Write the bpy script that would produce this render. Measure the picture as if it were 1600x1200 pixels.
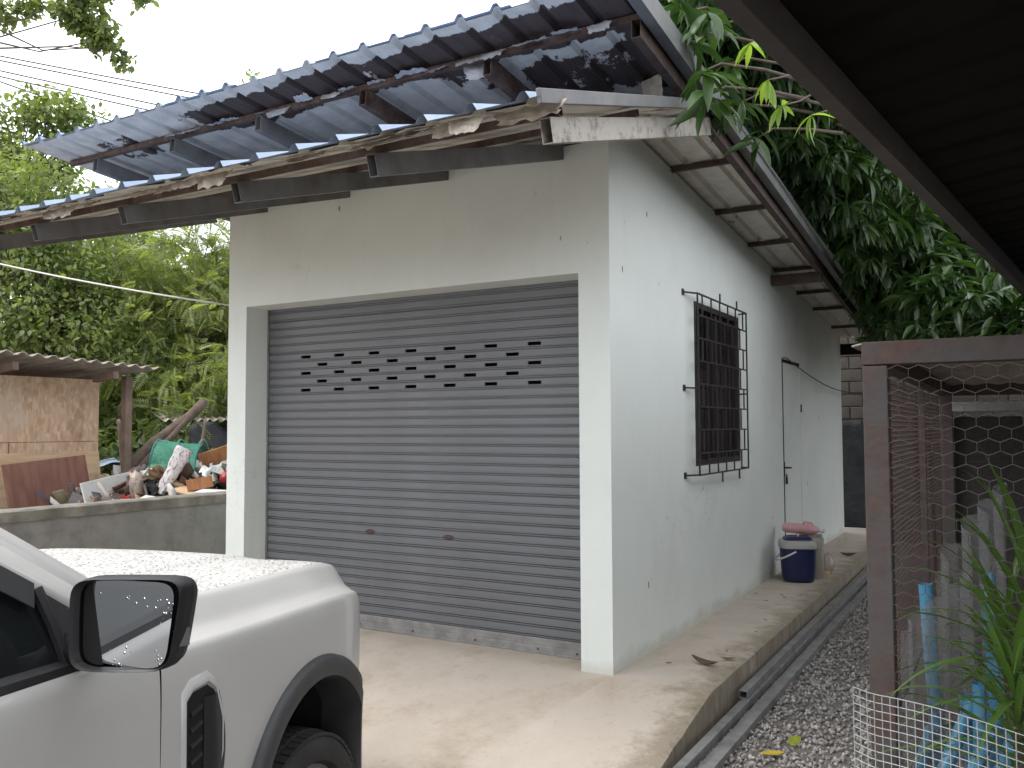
import bpy, math, random
import numpy as np
from mathutils import Vector, Matrix, noise

random.seed(7); RNG = np.random.default_rng(11)
for o in list(bpy.data.objects): bpy.data.objects.remove(o, do_unlink=True)
SC = bpy.context.scene; COL = SC.collection
rad = math.radians

# ------------------------------------------------------------------ camera, sky, sun, exposure
CAM = Vector((2.0811, -4.75, 1.45))
cR = Vector((.8645, .5026, -.0036)); cU = Vector((.0287, -.0423, .9987)); cF = Vector((-.5017, .8635, .051))
FPX = 1351.8
cd = bpy.data.cameras.new('camera'); co = bpy.data.objects.new('camera', cd); COL.objects.link(co)
m = Matrix.Identity(4)
for i in range(3):
    m[i][0] = cR[i]; m[i][1] = cU[i]; m[i][2] = -cF[i]; m[i][3] = CAM[i]
co.matrix_world = m
cd.sensor_width = 36; cd.lens = FPX / 1600 * 36; cd.clip_start = .05; cd.clip_end = 600
SC.camera = co
def at(px, py, dep):
    """photo pixel (1600 x 1200) at a given depth -> point"""
    return CAM + dep * (cF + cR * ((px - 800) / FPX) - cU * ((py - 600) / FPX))

SUN_EL, SUN_AZ = rad(58), rad(215)       # azimuth clockwise from +Y
W = bpy.data.worlds.new('World'); SC.world = W; W.use_nodes = True
nt = W.node_tree; nt.nodes.clear()
wo = nt.nodes.new('ShaderNodeOutputWorld'); bg = nt.nodes.new('ShaderNodeBackground')
sky = nt.nodes.new('ShaderNodeTexSky'); sky.sky_type = 'NISHITA'; sky.sun_disc = False
sky.sun_elevation = SUN_EL; sky.sun_rotation = SUN_AZ; sky.air_density = 1.2; sky.dust_density = 6; sky.ozone_density = 1
hs = nt.nodes.new('ShaderNodeHueSaturation'); hs.inputs['Saturation'].default_value = .12
mx = nt.nodes.new('ShaderNodeMix'); mx.data_type = 'RGBA'; mx.inputs[0].default_value = .75
mx.inputs[7].default_value = (5.9, 6.05, 6.3, 1)          # even overcast layer over the clear sky
nt.links.new(sky.outputs[0], hs.inputs['Color']); nt.links.new(hs.outputs[0], mx.inputs[6])
nt.links.new(mx.outputs[2], bg.inputs[0]); bg.inputs[1].default_value = .12
nt.links.new(bg.outputs[0], wo.inputs[0])
sl = bpy.data.lights.new('sun', 'SUN'); sl.energy = .5; sl.angle = rad(28); sl.color = (1, .97, .92)
so = bpy.data.objects.new('sun', sl); COL.objects.link(so)
sd = Vector((math.sin(SUN_AZ) * math.cos(SUN_EL), math.cos(SUN_AZ) * math.cos(SUN_EL), math.sin(SUN_EL)))
so.rotation_euler = sd.to_track_quat('Z', 'Y').to_euler(); so.location = (0, -3, 12)
SC.view_settings.view_transform = 'Standard'; SC.view_settings.look = 'None'
SC.view_settings.exposure = 1.78; SC.view_settings.gamma = 1; SC.view_settings.use_curve_mapping = False

# ------------------------------------------------------------------ helpers
def tag(o, label=None, cat=None, group=None, kind=None):
    if label: o['label'] = label
    if cat: o['category'] = cat
    if group: o['group'] = group
    if kind: o['kind'] = kind
    return o
def empty(name, loc=(0, 0, 0), rz=0, label=None, cat=None, group=None):
    o = bpy.data.objects.new(name, None); COL.objects.link(o)
    o.location = loc; o.rotation_euler = (0, 0, rz); o.empty_display_size = .1
    return tag(o, label, cat, group)
def link_mesh(name, me, parent=None, loc=None, rot=None, mat=None):
    o = bpy.data.objects.new(name, me); COL.objects.link(o)
    if parent: o.parent = parent
    if loc is not None: o.location = loc
    if rot is not None: o.rotation_euler = rot
    if mat and not me.materials: me.materials.append(mat)
    return o
def np_mesh(name, V, Fc):
    V = np.ascontiguousarray(V, dtype=np.float32); Fc = np.ascontiguousarray(Fc, dtype=np.int32)
    me = bpy.data.meshes.new(name); k = Fc.shape[1]
    me.vertices.add(len(V)); me.vertices.foreach_set('co', V.ravel())
    me.loops.add(Fc.size); me.loops.foreach_set('vertex_index', Fc.ravel())
    me.polygons.add(len(Fc)); me.polygons.foreach_set('loop_start', np.arange(0, Fc.size, k, dtype=np.int32))
    me.update(calc_edges=True); me.validate()
    return me
class MB:
    """collects polygons, builds ONE mesh object"""
    def __init__(s): s.v = []; s.f = []
    def add(s, vs, fs):
        n = len(s.v); s.v += [tuple(v) for v in vs]; s.f += [tuple(i + n for i in f) for f in fs]; return s
    def box(s, lo, hi):
        (x0, y0, z0), (x1, y1, z1) = lo, hi
        return s.add([(x0,y0,z0),(x1,y0,z0),(x1,y1,z0),(x0,y1,z0),(x0,y0,z1),(x1,y0,z1),(x1,y1,z1),(x0,y1,z1)],
                     [(3,2,1,0),(4,5,6,7),(0,1,5,4),(1,2,6,5),(2,3,7,6),(3,0,4,7)])
    def frame(s, p0, p1, up=(0, 0, 1)):
        p0 = Vector(p0); p1 = Vector(p1); d = (p1 - p0).normalized(); u = Vector(up)
        a = d.cross(u)
        if a.length < 1e-4: a = d.cross(Vector((1, 0, 0)))
        a.normalize(); b = a.cross(d).normalized(); return p0, p1, a, b
    def bar(s, p0, p1, w, h, up=(0, 0, 1)):
        p0, p1, a, b = s.frame(p0, p1, up); a = a * w / 2; b = b * h / 2
        return s.add([p0-a-b, p0+a-b, p0+a+b, p0-a+b, p1-a-b, p1+a-b, p1+a+b, p1-a+b],
                     [(0,1,2,3),(7,6,5,4),(1,0,4,5),(2,1,5,6),(3,2,6,7),(0,3,7,4)])
    def hollow(s, p0, p1, w, h, t=.004, up=(0, 0, 1)):
        p0, p1, a, b = s.frame(p0, p1, up); vs = []
        for p in (p0, p1):
            for q in (0, t):
                A = a * (w / 2 - q); B = b * (h / 2 - q); vs += [p-A-B, p+A-B, p+A+B, p-A+B]
        fs = []
        for i in range(4):
            j = (i + 1) % 4
            fs += [(j, i, 8+i, 8+j), (4+i, 4+j, 12+j, 12+i), (i, j, 4+j, 4+i), (8+j, 8+i, 12+i, 12+j)]
        return s.add(vs, fs)
    def tube(s, pts, r, n=6, cap=True):
        pts = [Vector(p) for p in pts]; vs = []; fs = []; prev = None
        for i, p in enumerate(pts):
            d = (pts[min(i+1, len(pts)-1)] - pts[max(i-1, 0)]).normalized()
            a = prev - d * prev.dot(d) if prev is not None else d.cross(Vector((0, 0, 1)) if abs(d.z) < .9 else Vector((1, 0, 0)))
            a.normalize(); prev = a; b = d.cross(a); rr = r[i] if isinstance(r, (list, tuple)) else r
            for k in range(n):
                t = 2 * math.pi * k / n; vs.append(p + a * (rr * math.cos(t)) + b * (rr * math.sin(t)))
        for i in range(len(pts) - 1):
            for k in range(n):
                j = (k + 1) % n; fs.append((i*n+k, i*n+j, (i+1)*n+j, (i+1)*n+k))
        if cap: fs += [tuple(range(n))[::-1], tuple((len(pts)-1)*n + k for k in range(n))]
        return s.add(vs, fs)
    def grid(s, P):
        """P[i][j] points"""
        a, b = len(P), len(P[0]); vs = [p for row in P for p in row]
        return s.add(vs, [(i*b+j, i*b+j+1, (i+1)*b+j+1, (i+1)*b+j) for i in range(a-1) for j in range(b-1)])
    def prism(s, poly, axis, lo, hi):
        """2D polygon extruded along an axis (0,1,2)"""
        n = len(poly)
        def P(q, t): 
            q = list(q); q.insert(axis, t); return tuple(q)
        vs = [P(q, lo) for q in poly] + [P(q, hi) for q in poly]
        return s.add(vs, [tuple(range(n)), tuple(range(2*n-1, n-1, -1))] + [((i+1) % n, i, n+i, n+(i+1) % n) for i in range(n)])
    def lathe(s, prof, n=32, c=(0, 0, 0), axis='Z', closed=False):
        vs = []; fs = []; c = Vector(c)
        for k in range(n):
            t = 2*math.pi*k/n
            for r, h in prof:
                q = Vector((r*math.cos(t), r*math.sin(t), h)) if axis == 'Z' else Vector((r*math.cos(t), h, r*math.sin(t)))
                vs.append(c + q)
        M = len(prof)
        for k in range(n):
            k2 = (k+1) % n
            for j in range(M if closed else M-1): 
                j2 = (j+1) % M
                fs.append((k*M+j, k2*M+j, k2*M+j2, k*M+j2))
        return s.add(vs, fs)
    def build(s, name, mat, parent=None, smooth=False, bevel=0, base=False, solid=0, fix=True, auto=None):
        me = bpy.data.meshes.new(name)
        off = Vector((0, 0, 0)); vs = s.v
        if base and not parent:
            A = np.array(vs); off = Vector(((A[:,0].min()+A[:,0].max())/2, (A[:,1].min()+A[:,1].max())/2, A[:,2].min()))
            vs = [(v[0]-off.x, v[1]-off.y, v[2]-off.z) for v in vs]
        me.from_pydata(vs, [], s.f)
        if fix:
            import bmesh
            bm = bmesh.new(); bm.from_mesh(me); bmesh.ops.recalc_face_normals(bm, faces=bm.faces); bm.to_mesh(me); bm.free()
        me.update(); me.materials.append(mat)
        o = bpy.data.objects.new(name, me); COL.objects.link(o); o.location = off
        if parent: o.parent = parent
        if smooth:
            for p in me.polygons: p.use_smooth = True
            if auto is not None: me.set_sharp_from_angle(angle=rad(auto))
        if solid:
            md = o.modifiers.new('solid', 'SOLIDIFY'); md.thickness = solid; md.offset = 0
        if bevel:
            md = o.modifiers.new('bevel', 'BEVEL'); md.width = bevel; md.segments = 2; md.limit_method = 'ANGLE'
        return o

# ------------------------------------------------------------------ materials
def new_mat(name):
    M = bpy.data.materials.new(name); M.use_nodes = True; n = M.node_tree; n.nodes.clear()
    out = n.nodes.new('ShaderNodeOutputMaterial'); b = n.nodes.new('ShaderNodeBsdfPrincipled')
    n.links.new(b.outputs[0], out.inputs[0]); return M, n, b, out
def N(n, t, **kw):
    x = n.nodes.new(t)
    for k, v in kw.items():
        if k.startswith('i_'): x.inputs[k[2:].replace('_', ' ')].default_value = v
        else: setattr(x, k, v)
    return x
def coords(n, scale=(1, 1, 1), kind='Object'):
    tc = n.nodes.new('ShaderNodeTexCoord'); mp = n.nodes.new('ShaderNodeMapping')
    mp.inputs['Scale'].default_value = scale; n.links.new(tc.outputs[kind], mp.inputs[0]); return mp.outputs[0]
def ramp(n, src, stops):
    r = n.nodes.new('ShaderNodeValToRGB'); e = r.color_ramp.elements
    while len(e) < len(stops): e.new(.5)
    for k, (p, c) in enumerate(stops):
        e[k].position = p; e[k].color = (*c, 1) if len(c) == 3 else c
    n.links.new(src, r.inputs[0]); return r.outputs[0]
def nz(n, vec, scale, detail=5, rough=.6):
    x = N(n, 'ShaderNodeTexNoise'); x.inputs['Scale'].default_value = scale; x.inputs['Detail'].default_value = detail
    x.inputs['Roughness'].default_value = rough
    n.links.new(vec, x.inputs['Vector']); return x.outputs[0]
def mixc(n, fac, a, b, mode='MIX'):
    x = N(n, 'ShaderNodeMix', data_type='RGBA', blend_type=mode)
    for i, v in ((0, fac), (6, a), (7, b)):
        if hasattr(v, 'links') or hasattr(v, 'is_linked'): n.links.new(v, x.inputs[i])
        elif i == 0: x.inputs[0].default_value = v
        else: x.inputs[i].default_value = (*v, 1)
    return x.outputs[2]
def bump(n, b, src, strength=.2, dist=.01):
    x = N(n, 'ShaderNodeBump'); x.inputs['Strength'].default_value = strength; x.inputs['Distance'].default_value = dist
    n.links.new(src, x.inputs['Height']); n.links.new(x.outputs[0], b.inputs['Normal'])
def G(v): return (v, v, v)
def pm(name, c1, c2=None, c3=None, scale=6, rough=.7, metal=0, bmp=.15, bscale=80, stretch=(1, 1, 1), lo=.38, hi=.66, dist=.004, spec=.5, detail=6):
    M, n, b, _ = new_mat(name); v = coords(n, stretch); s = nz(n, v, scale, detail)
    if c2 is None: c2 = tuple(x * .75 for x in c1)
    st = [(lo, c1), (hi, c2)] if c3 is None else [(lo, c1), ((lo+hi)/2, c2), (hi, c3)]
    n.links.new(ramp(n, s, st), b.inputs['Base Color'])
    b.inputs['Roughness'].default_value = rough; b.inputs['Metallic'].default_value = metal
    b.inputs['Specular IOR Level'].default_value = spec
    if bmp: bump(n, b, nz(n, v, bscale, 4), bmp, dist)
    return M
MAT = {}
def wall_mat():
    M, n, b, _ = new_mat('mint_plaster'); v = coords(n)
    c = ramp(n, nz(n, v, 1.3, 6), [(.35, (.75, .80, .77)), (.7, (.80, .84, .81))])
    # little dark drip marks and chips
    vs = coords(n, (7, 7, 2.6)); vo = N(n, 'ShaderNodeTexVoronoi'); vo.inputs['Scale'].default_value = 1.0; n.links.new(vs, vo.inputs['Vector'])
    d1 = ramp(n, vo.outputs['Distance'], [(.045, (1, 1, 1)), (.075, (0, 0, 0))])
    pick = ramp(n, nz(n, v, 2.3, 2), [(.5, (0, 0, 0)), (.53, (1, 1, 1))])
    k = mixc(n, 1, d1, pick, 'MULTIPLY')
    c = mixc(n, k, c, (.11, .11, .1))
    # damp stain rising a hand's breadth off the ground
    g = N(n, 'ShaderNodeSeparateXYZ'); n.links.new(v, g.inputs[0])
    mt = N(n, 'ShaderNodeMath', operation='MULTIPLY_ADD'); n.links.new(nz(n, coords(n, (3, 3, 3)), 1, 7), mt.inputs[0]); mt.inputs[1].default_value = -.22; n.links.new(g.outputs[2], mt.inputs[2])
    st = ramp(n, mt.outputs[0], [(.0, G(.55)), (.06, G(0))])
    mt2 = N(n, 'ShaderNodeMath', operation='ADD'); n.links.new(mt.outputs[0], mt2.inputs[0]); mt2.inputs[1].default_value = .085
    st = ramp(n, mt2.outputs[0], [(.0, G(.4)), (.07, G(0))])
    c = mixc(n, st, c, (.42, .39, .31))
    n.links.new(c, b.inputs['Base Color']); b.inputs['Roughness'].default_value = .72; b.inputs['Specular IOR Level'].default_value = .3
    # faint rain runs and a soft dust veil with its own patches
    run = ramp(n, nz(n, coords(n, (14, 14, .5)), 1, 6, .7), [(.54, G(0)), (.78, G(.14))])
    c = mixc(n, run, c, (.55, .56, .5))
    c = mixc(n, ramp(n, nz(n, v, .8, 8, .7), [(.5, G(0)), (.72, G(.28))]), c, (.56, .57, .52))
    cr = N(n, 'ShaderNodeTexVoronoi', feature='DISTANCE_TO_EDGE'); cr.inputs['Scale'].default_value = .75
    wv = N(n, 'ShaderNodeVectorMath', operation='ADD'); nw = N(n, 'ShaderNodeTexNoise'); nw.inputs['Scale'].default_value = 5; n.links.new(v, nw.inputs['Vector']); n.links.new(v, wv.inputs[0]); n.links.new(nw.outputs[1], wv.inputs[1]); n.links.new(wv.outputs[0], cr.inputs['Vector'])
    hair = ramp(n, cr.outputs[0], [(.0, G(.45)), (.0022, G(0))]); hair = mixc(n, 1, hair, ramp(n, nz(n, v, .9, 3), [(.55, G(0)), (.62, G(1))]), 'MULTIPLY')
    c = mixc(n, hair, c, (.3, .3, .27)); n.links.new(c, b.inputs['Base Color'])
    ad = N(n, 'ShaderNodeMath', operation='ADD'); n.links.new(nz(n, v, 3.5, 4), ad.inputs[0]); n.links.new(nz(n, v, 130, 3), ad.inputs[1])
    bump(n, b, ad.outputs[0], .28, .008); return M
MAT['wall'] = wall_mat()
def concrete_mat(name, a, b2, stain, sc=1.6, edge=False):
    M, n, b, _ = new_mat(name); v = coords(n)
    c = ramp(n, nz(n, v, sc, 9, .65), [(.32, a), (.68, b2)])
    c = mixc(n, ramp(n, nz(n, v, 2.4, 9, .72), [(.5, G(0)), (.7, G(.75))]), c, stain)
    c = mixc(n, ramp(n, nz(n, v, 11, 6, .7), [(.6, G(0)), (.78, G(.5))]), c, stain)
    c = mixc(n, ramp(n, nz(n, v, 38, 4), [(.62, G(0)), (.75, G(.4))]), c, (.2, .17, .13))
    if edge:
        g = N(n, 'ShaderNodeSeparateXYZ'); n.links.new(v, g.inputs[0]); ma = N(n, 'ShaderNodeMath', operation='MULTIPLY_ADD'); n.links.new(nz(n, v, 4, 9, .75), ma.inputs[0]); ma.inputs[1].default_value = .9; n.links.new(g.outputs[0], ma.inputs[2])
        c = mixc(n, ramp(n, ma.outputs[0], [(.82, G(0)), (1.06, G(.7))]), c, (.2, .165, .11))
        mb = N(n, 'ShaderNodeMath', operation='MULTIPLY_ADD'); n.links.new(nz(n, coords(n, (1, 1, .25)), 13, 8, .75), mb.inputs[0]); mb.inputs[1].default_value = .6; n.links.new(g.outputs[0], mb.inputs[2])
        c = mixc(n, ramp(n, mb.outputs[0], [(.86, G(0)), (.96, G(.6))]), c, (.11, .105, .075))
    n.links.new(c, b.inputs['Base Color'])
    r = ramp(n, nz(n, v, 2.2, 5), [(.4, G(.62)), (.65, G(.85))]); n.links.new(r, b.inputs['Roughness'])
    ad = N(n, 'ShaderNodeMath', operation='ADD'); n.links.new(nz(n, v, 14, 5), ad.inputs[0]); n.links.new(nz(n, v, 220, 3), ad.inputs[1])
    bump(n, b, ad.outputs[0], .3, .006); return M
MAT['slab'] = concrete_mat('pale_concrete', (.56, .495, .43), (.46, .395, .33), (.35, .275, .195), edge=True)
MAT['oldwall'] = concrete_mat('weathered_concrete', (.3, .29, .27), (.2, .195, .18), (.1, .1, .085), 3)
MAT['wallcap'] = concrete_mat('mossy_concrete', (.3, .28, .24), (.14, .13, .11), (.07, .07, .055), 5)
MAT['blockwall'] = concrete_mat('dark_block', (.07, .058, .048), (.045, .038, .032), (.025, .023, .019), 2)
MAT['shutter'] = pm('grey_shutter_paint', (.165, .172, .186), (.132, .138, .15), scale=2, rough=.42, bmp=.05, stretch=(1, 1, 6), spec=.5)
MAT['galv'] = pm('galvanised_steel', (.36, .36, .36), (.24, .235, .23), scale=9, rough=.5, metal=.55, bmp=.1)
MAT['rafter'] = pm('grey_painted_steel', (.19, .19, .195), (.14, .137, .137), (.1, .06, .045), scale=5, lo=.4, hi=.78, rough=.55, bmp=.1)
def rust_mat(name, paint, amt=.5, sc=7):
    M, n, b, _ = new_mat(name); v = coords(n)
    r = ramp(n, nz(n, v, 30, 6), [(.35, (.085, .045, .034)), (.65, (.045, .026, .022))])
    k = ramp(n, nz(n, v, sc, 10, .75), [(amt - .09, G(1)), (amt + .1, G(0))])
    n.links.new(mixc(n, k, paint, r), b.inputs['Base Color'])
    b.inputs['Roughness'].default_value = .72; bump(n, b, nz(n, v, 60, 5), .35, .004); return M
MAT['rusty_white'] = rust_mat('rust_on_white_paint', (.46, .43, .39), .40, 11)
MAT['rust'] = rust_mat('rusty_steel', (.14, .1, .085), .55)
MAT['rust_dark'] = rust_mat('rusty_brown_steel', (.085, .065, .058), .5)
MAT['coop'] = rust_mat('rust_on_grey_steel', (.06, .054, .053), .46)
MAT['blue'] = pm('blue_roof_paint', (.24, .31, .43), (.3, .37, .48), scale=4, rough=.4, bmp=.03, spec=.5)
def lining(name, foil, foil2, bare, lo, hi, sc=1.5, patch=None):
    M, n, b, _ = new_mat(name); v = coords(n); vv = coords(n, (1, .8, 1))
    f = ramp(n, nz(n, v, 8, 6), [(.35, foil), (.68, foil2)])
    d = ramp(n, nz(n, coords(n, (9, 1, 1)), 2, 6), [(.3, bare), (.7, tuple(x * 2.2 for x in bare))])
    w = nz(n, vv, sc, 9, .68)
    if patch:    # where the foil has come away (object space boxes: x0,x1,y0,y1)
        g = N(n, 'ShaderNodeSeparateXYZ'); n.links.new(v, g.inputs[0])
        tot = w
        for (x0, x1, y0, y1, amp) in patch:
            prev = None
            for ax, lo_, hi_ in ((0, x0, x1), (1, y0, y1)):
                mr = N(n, 'ShaderNodeMath', operation='SUBTRACT'); n.links.new(g.outputs[ax], mr.inputs[0]); mr.inputs[1].default_value = (lo_ + hi_) / 2
                ab = N(n, 'ShaderNodeMath', operation='ABSOLUTE'); n.links.new(mr.outputs[0], ab.inputs[0])
                mp = N(n, 'ShaderNodeMapRange'); n.links.new(ab.outputs[0], mp.inputs[0]); h = (hi_ - lo_) / 2
                mp.inputs[1].default_value = h * .75; mp.inputs[2].default_value = h * 1.12 + .03; mp.inputs[3].default_value = 1; mp.inputs[4].default_value = 0
                if prev is None: prev = mp.outputs[0]
                else:
                    mm = N(n, 'ShaderNodeMath', operation='MULTIPLY'); n.links.new(prev, mm.inputs[0]); n.links.new(mp.outputs[0], mm.inputs[1]); prev = mm.outputs[0]
            ma = N(n, 'ShaderNodeMath', operation='MULTIPLY_ADD'); n.links.new(prev, ma.inputs[0]); ma.inputs[1].default_value = amp; n.links.new(tot, ma.inputs[2]); tot = ma.outputs[0]
        w = tot
    k = ramp(n, w, [(lo, G(0)), (hi, G(1))])
    n.links.new(mixc(n, k, f, d), b.inputs['Base Color']); b.inputs['Roughness'].default_value = .62
    b.inputs['Metallic'].default_value = 0
    bump(n, b, nz(n, v, 25, 4), .4, .01); return M
MAT['lining_up'] = lining('blue_grey_torn_foil', (.64, .625, .61), (.46, .455, .455), (.035, .025, .024), .68, .695, 2.2,
                          patch=[(-2.75, .55, -1.06, -.72, .3), (-3.6, -3.2, -.98, -.6, .24), (-.35, .58, -.62, -.05, .26), (-.75, -.45, -.72, -.4, .2), (.38, .8, -1.1, .5, .25)])
MAT['lining_low'] = lining('cream_torn_foil', (.72, .69, .62), (.58, .54, .47), (.12, .06, .045), .64, .67, 1.8)
MAT['flap'] = pm('peeling_cream_foil', (.55, .5, .42), (.3, .25, .2), scale=14, rough=.6, bmp=.4, bscale=40)
MAT['flapblue'] = pm('peeling_grey_foil', (.42, .45, .5), (.3, .3, .32), scale=14, rough=.5, bmp=.4, bscale=40)
MAT['fascia'] = pm('grey_flashing', (.17, .172, .178), (.11, .11, .112), scale=4, rough=.5, bmp=.1)
MAT['dark'] = pm('black_plastic', (.022, .022, .024), (.016, .016, .018), scale=20, rough=.5, bmp=.06, bscale=300)
MAT['trim'] = pm('grey_trim_plastic', (.06, .06, .062), (.045, .045, .047), scale=12, rough=.55, bmp=.08, bscale=260)
MAT['rubber'] = pm('tyre_rubber', (.028, .027, .027), (.045, .042, .04), scale=10, rough=.8, bmp=.2, bscale=120)
MAT['black'] = pm('matt_black', (.008, .008, .008), (.006, .006, .006), rough=.9, bmp=0)
MAT['grille'] = pm('dark_iron', (.03, .024, .024), (.02, .016, .016), scale=30, rough=.6, bmp=.2)
def glass_mat(name, tint=(.012, .014, .015), rough=.03):
    M, n, b, _ = new_mat(name); b.inputs['Base Color'].default_value = (*tint, 1); b.inputs['Roughness'].default_value = rough
    b.inputs['Specular IOR Level'].default_value = .6
    bump(n, b, nz(n, coords(n), 3, 2), .02, .02); return M
MAT['glass'] = glass_mat('tinted_glass')
MAT['winglass'] = glass_mat('dark_window_glass', (.015, .013, .014), .12)
def paint_mat(name, drops):
    M, n, b, _ = new_mat(name); v = coords(n)
    b.inputs['Base Color'].default_value = (.74, .73, .70, 1)
    n.links.new(ramp(n, nz(n, v, 2.5, 6), [(.3, (.50, .49, .475)), (.7, (.545, .535, .52))]), b.inputs['Base Color'])
    b.inputs['Roughness'].default_value = .34; b.inputs['Coat Weight'].default_value = .6; b.inputs['Coat Roughness'].default_value = .06
    if drops:
        vo = N(n, 'ShaderNodeTexVoronoi'); vo.inputs['Scale'].default_value = 62; vo.inputs['Randomness'].default_value = 1; n.links.new(v, vo.inputs['Vector'])
        h = ramp(n, vo.outputs['Distance'], [(.0, G(1)), (.3, G(.75)), (.46, G(0))])
        sel = ramp(n, nz(n, v, 40, 3), [(.40, G(0)), (.46, G(1))])
        hh = mixc(n, 1, h, sel, 'MULTIPLY')
        bump(n, b, hh, .9, .005)
        n.links.new(hh, b.inputs['Coat Weight'])
        n.links.new(mixc(n, hh, G(.5), G(.06)), b.inputs['Roughness'])
    return M
MAT['paint'] = paint_mat('white_car_paint', False); MAT['paintwet'] = paint_mat('white_car_paint_with_raindrops', True)
def mirror_mat():
    M, n, b, _ = new_mat('mirror_glass'); v = coords(n)
    b.inputs['Base Color'].default_value = (.8, .82, .84, 1); b.inputs['Metallic'].default_value = 1
    vo = N(n, 'ShaderNodeTexVoronoi'); vo.inputs['Scale'].default_value = 95; n.links.new(v, vo.inputs['Vector'])
    h = ramp(n, vo.outputs['Distance'], [(.0, G(1)), (.28, G(0))]); sel = ramp(n, nz(n, v, 16, 3), [(.55, G(0)), (.6, G(1))])
    hh = mixc(n, 1, h, sel, 'MULTIPLY'); bump(n, b, hh, .8, .004)
    n.links.new(ramp(n, hh, [(0, G(.015)), (.3, G(.2))]), b.inputs['Roughness']); return M
MAT['mirror'] = mirror_mat()
def leaf_mat(name, cols, trans=.45, rough=.45):
    M, n, b, out = new_mat(name); g = N(n, 'ShaderNodeNewGeometry')
    c = ramp(n, g.outputs['Random Per Island'], [(i / (len(cols) - 1), c) for i, c in enumerate(cols)])
    v = coords(n); c = mixc(n, ramp(n, nz(n, v, .9, 3), [(.35, G(0)), (.65, G(.45))]), c, tuple(x * 1.6 for x in cols[-1]))
    n.links.new(c, b.inputs['Base Color']); b.inputs['Roughness'].default_value = rough
    t = N(n, 'ShaderNodeBsdfTranslucent'); 
    tcol = mixc(n, 1, c, (1.6, 1.7, .75), 'MULTIPLY'); n.links.new(tcol, t.inputs[0])
    ms = N(n, 'ShaderNodeMixShader'); ms.inputs[0].default_value = trans
    n.links.new(b.outputs[0], ms.inputs[1]); n.links.new(t.outputs[0], ms.inputs[2]); n.links.new(ms.outputs[0], out.inputs[0])
    return M
MAT['leaf_feather'] = leaf_mat('feathery_leaf', [(.05, .085, .035), (.09, .13, .05), (.15, .195, .075), (.25, .27, .11)])
MAT['leaf_broad'] = leaf_mat('broad_leaf', [(.045, .075, .03), (.075, .115, .045), (.12, .165, .06), (.19, .22, .08)])
MAT['leaf_far'] = leaf_mat('far_leaf', [(.07, .1, .045), (.105, .145, .06), (.15, .19, .08)])
MAT['leaf_mango'] = leaf_mat('mango_leaf', [(.012, .035, .012), (.025, .055, .016), (.04, .08, .02)], .3, .35)
MAT['leaf_new'] = leaf_mat('young_mango_leaf', [(.1, .2, .03), (.16, .28, .05), (.22, .3, .06)], .5, .35)
MAT['leaf_strap'] = leaf_mat('strap_leaf', [(.03, .075, .015), (.055, .115, .022), (.1, .17, .04)], .3, .35)
MAT['bark'] = pm('bark', (.12, .095, .075), (.05, .04, .032), scale=6, rough=.9, bmp=.6, bscale=30, stretch=(1, 1, .35))
def osb_mat():
    M, n, b, _ = new_mat('strand_board'); v = coords(n, (22, 22, 22)); vo = N(n, 'ShaderNodeTexVoronoi'); vo.inputs['Scale'].default_value = 1
    vo.inputs['Randomness'].default_value = 1; n.links.new(coords(n, (20, 34, 14)), vo.inputs['Vector'])
    c = ramp(n, vo.outputs['Color'], [(.1, (.5, .33, .22)), (.5, (.6, .42, .29)), (.9, (.68, .52, .39))])
    c = mixc(n, ramp(n, nz(n, coords(n), 1.6, 7), [(.5, G(0)), (.68, G(.6))]), c, (.6, .5, .43))
    c = mixc(n, ramp(n, nz(n, coords(n), 2.6, 5), [(.58, G(0)), (.7, G(.55))]), c, (.2, .12, .08))
    n.links.new(c, b.inputs['Base Color']); b.inputs['Roughness'].default_value = .85; bump(n, b, vo.outputs['Distance'], .3, .004); return M
MAT['osb'] = osb_mat()
MAT['ply'] = pm('plywood', (.55, .4, .26), (.42, .28, .17), scale=3, rough=.75, stretch=(1, .6, 6))
MAT['brownboard'] = pm('red_brown_veneer', (.24, .115, .085), (.16, .07, .05), scale=4, rough=.5, stretch=(4, 4, .7))
MAT['whiteboard'] = pm('white_laminate', (.66, .68, .68), (.58, .59, .6), scale=5, rough=.45)
MAT['orange'] = pm('orange_veneer', (.4, .18, .07), (.28, .11, .04), scale=8, rough=.5, stretch=(1, 4, 1))
MAT['tin'] = pm('old_corrugated_cement', (.4, .35, .31), (.27, .23, .2), scale=5, rough=.85, bmp=.3)
MAT['timber'] = pm('grey_timber', (.26, .19, .15), (.15, .11, .09), scale=5, rough=.85, stretch=(1, 1, 1), bmp=.3)
MAT['log'] = pm('old_log', (.11, .075, .055), (.05, .036, .028), scale=8, rough=.9, bmp=.6, bscale=40)
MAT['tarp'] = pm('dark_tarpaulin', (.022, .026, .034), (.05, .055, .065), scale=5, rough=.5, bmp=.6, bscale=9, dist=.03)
MAT['bluetarp'] = pm('blue_tarpaulin', (.18, .27, .42), (.42, .45, .5), scale=4, rough=.55, bmp=.3, bscale=20)
MAT['straw'] = pm('dry_reeds', (.24, .17, .12), (.13, .085, .06), scale=10, rough=.9)
MAT['teal'] = pm('teal_plastic', (.01, .19, .15), (.008, .14, .11), rough=.4, bmp=.05)
MAT['red'] = pm('red_plastic', (.42, .035, .04), (.3, .03, .03), rough=.45, bmp=.3, bscale=20)
MAT['soil'] = pm('soil', (.16, .13, .1), (.09, .075, .055), scale=3, rough=.95, bmp=.5, bscale=30)
MAT['gravelbase'] = pm('dark_grit', (.12, .11, .1), (.2, .18, .165), scale=45, rough=.9, bmp=.6, bscale=120, dist=.01)
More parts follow.
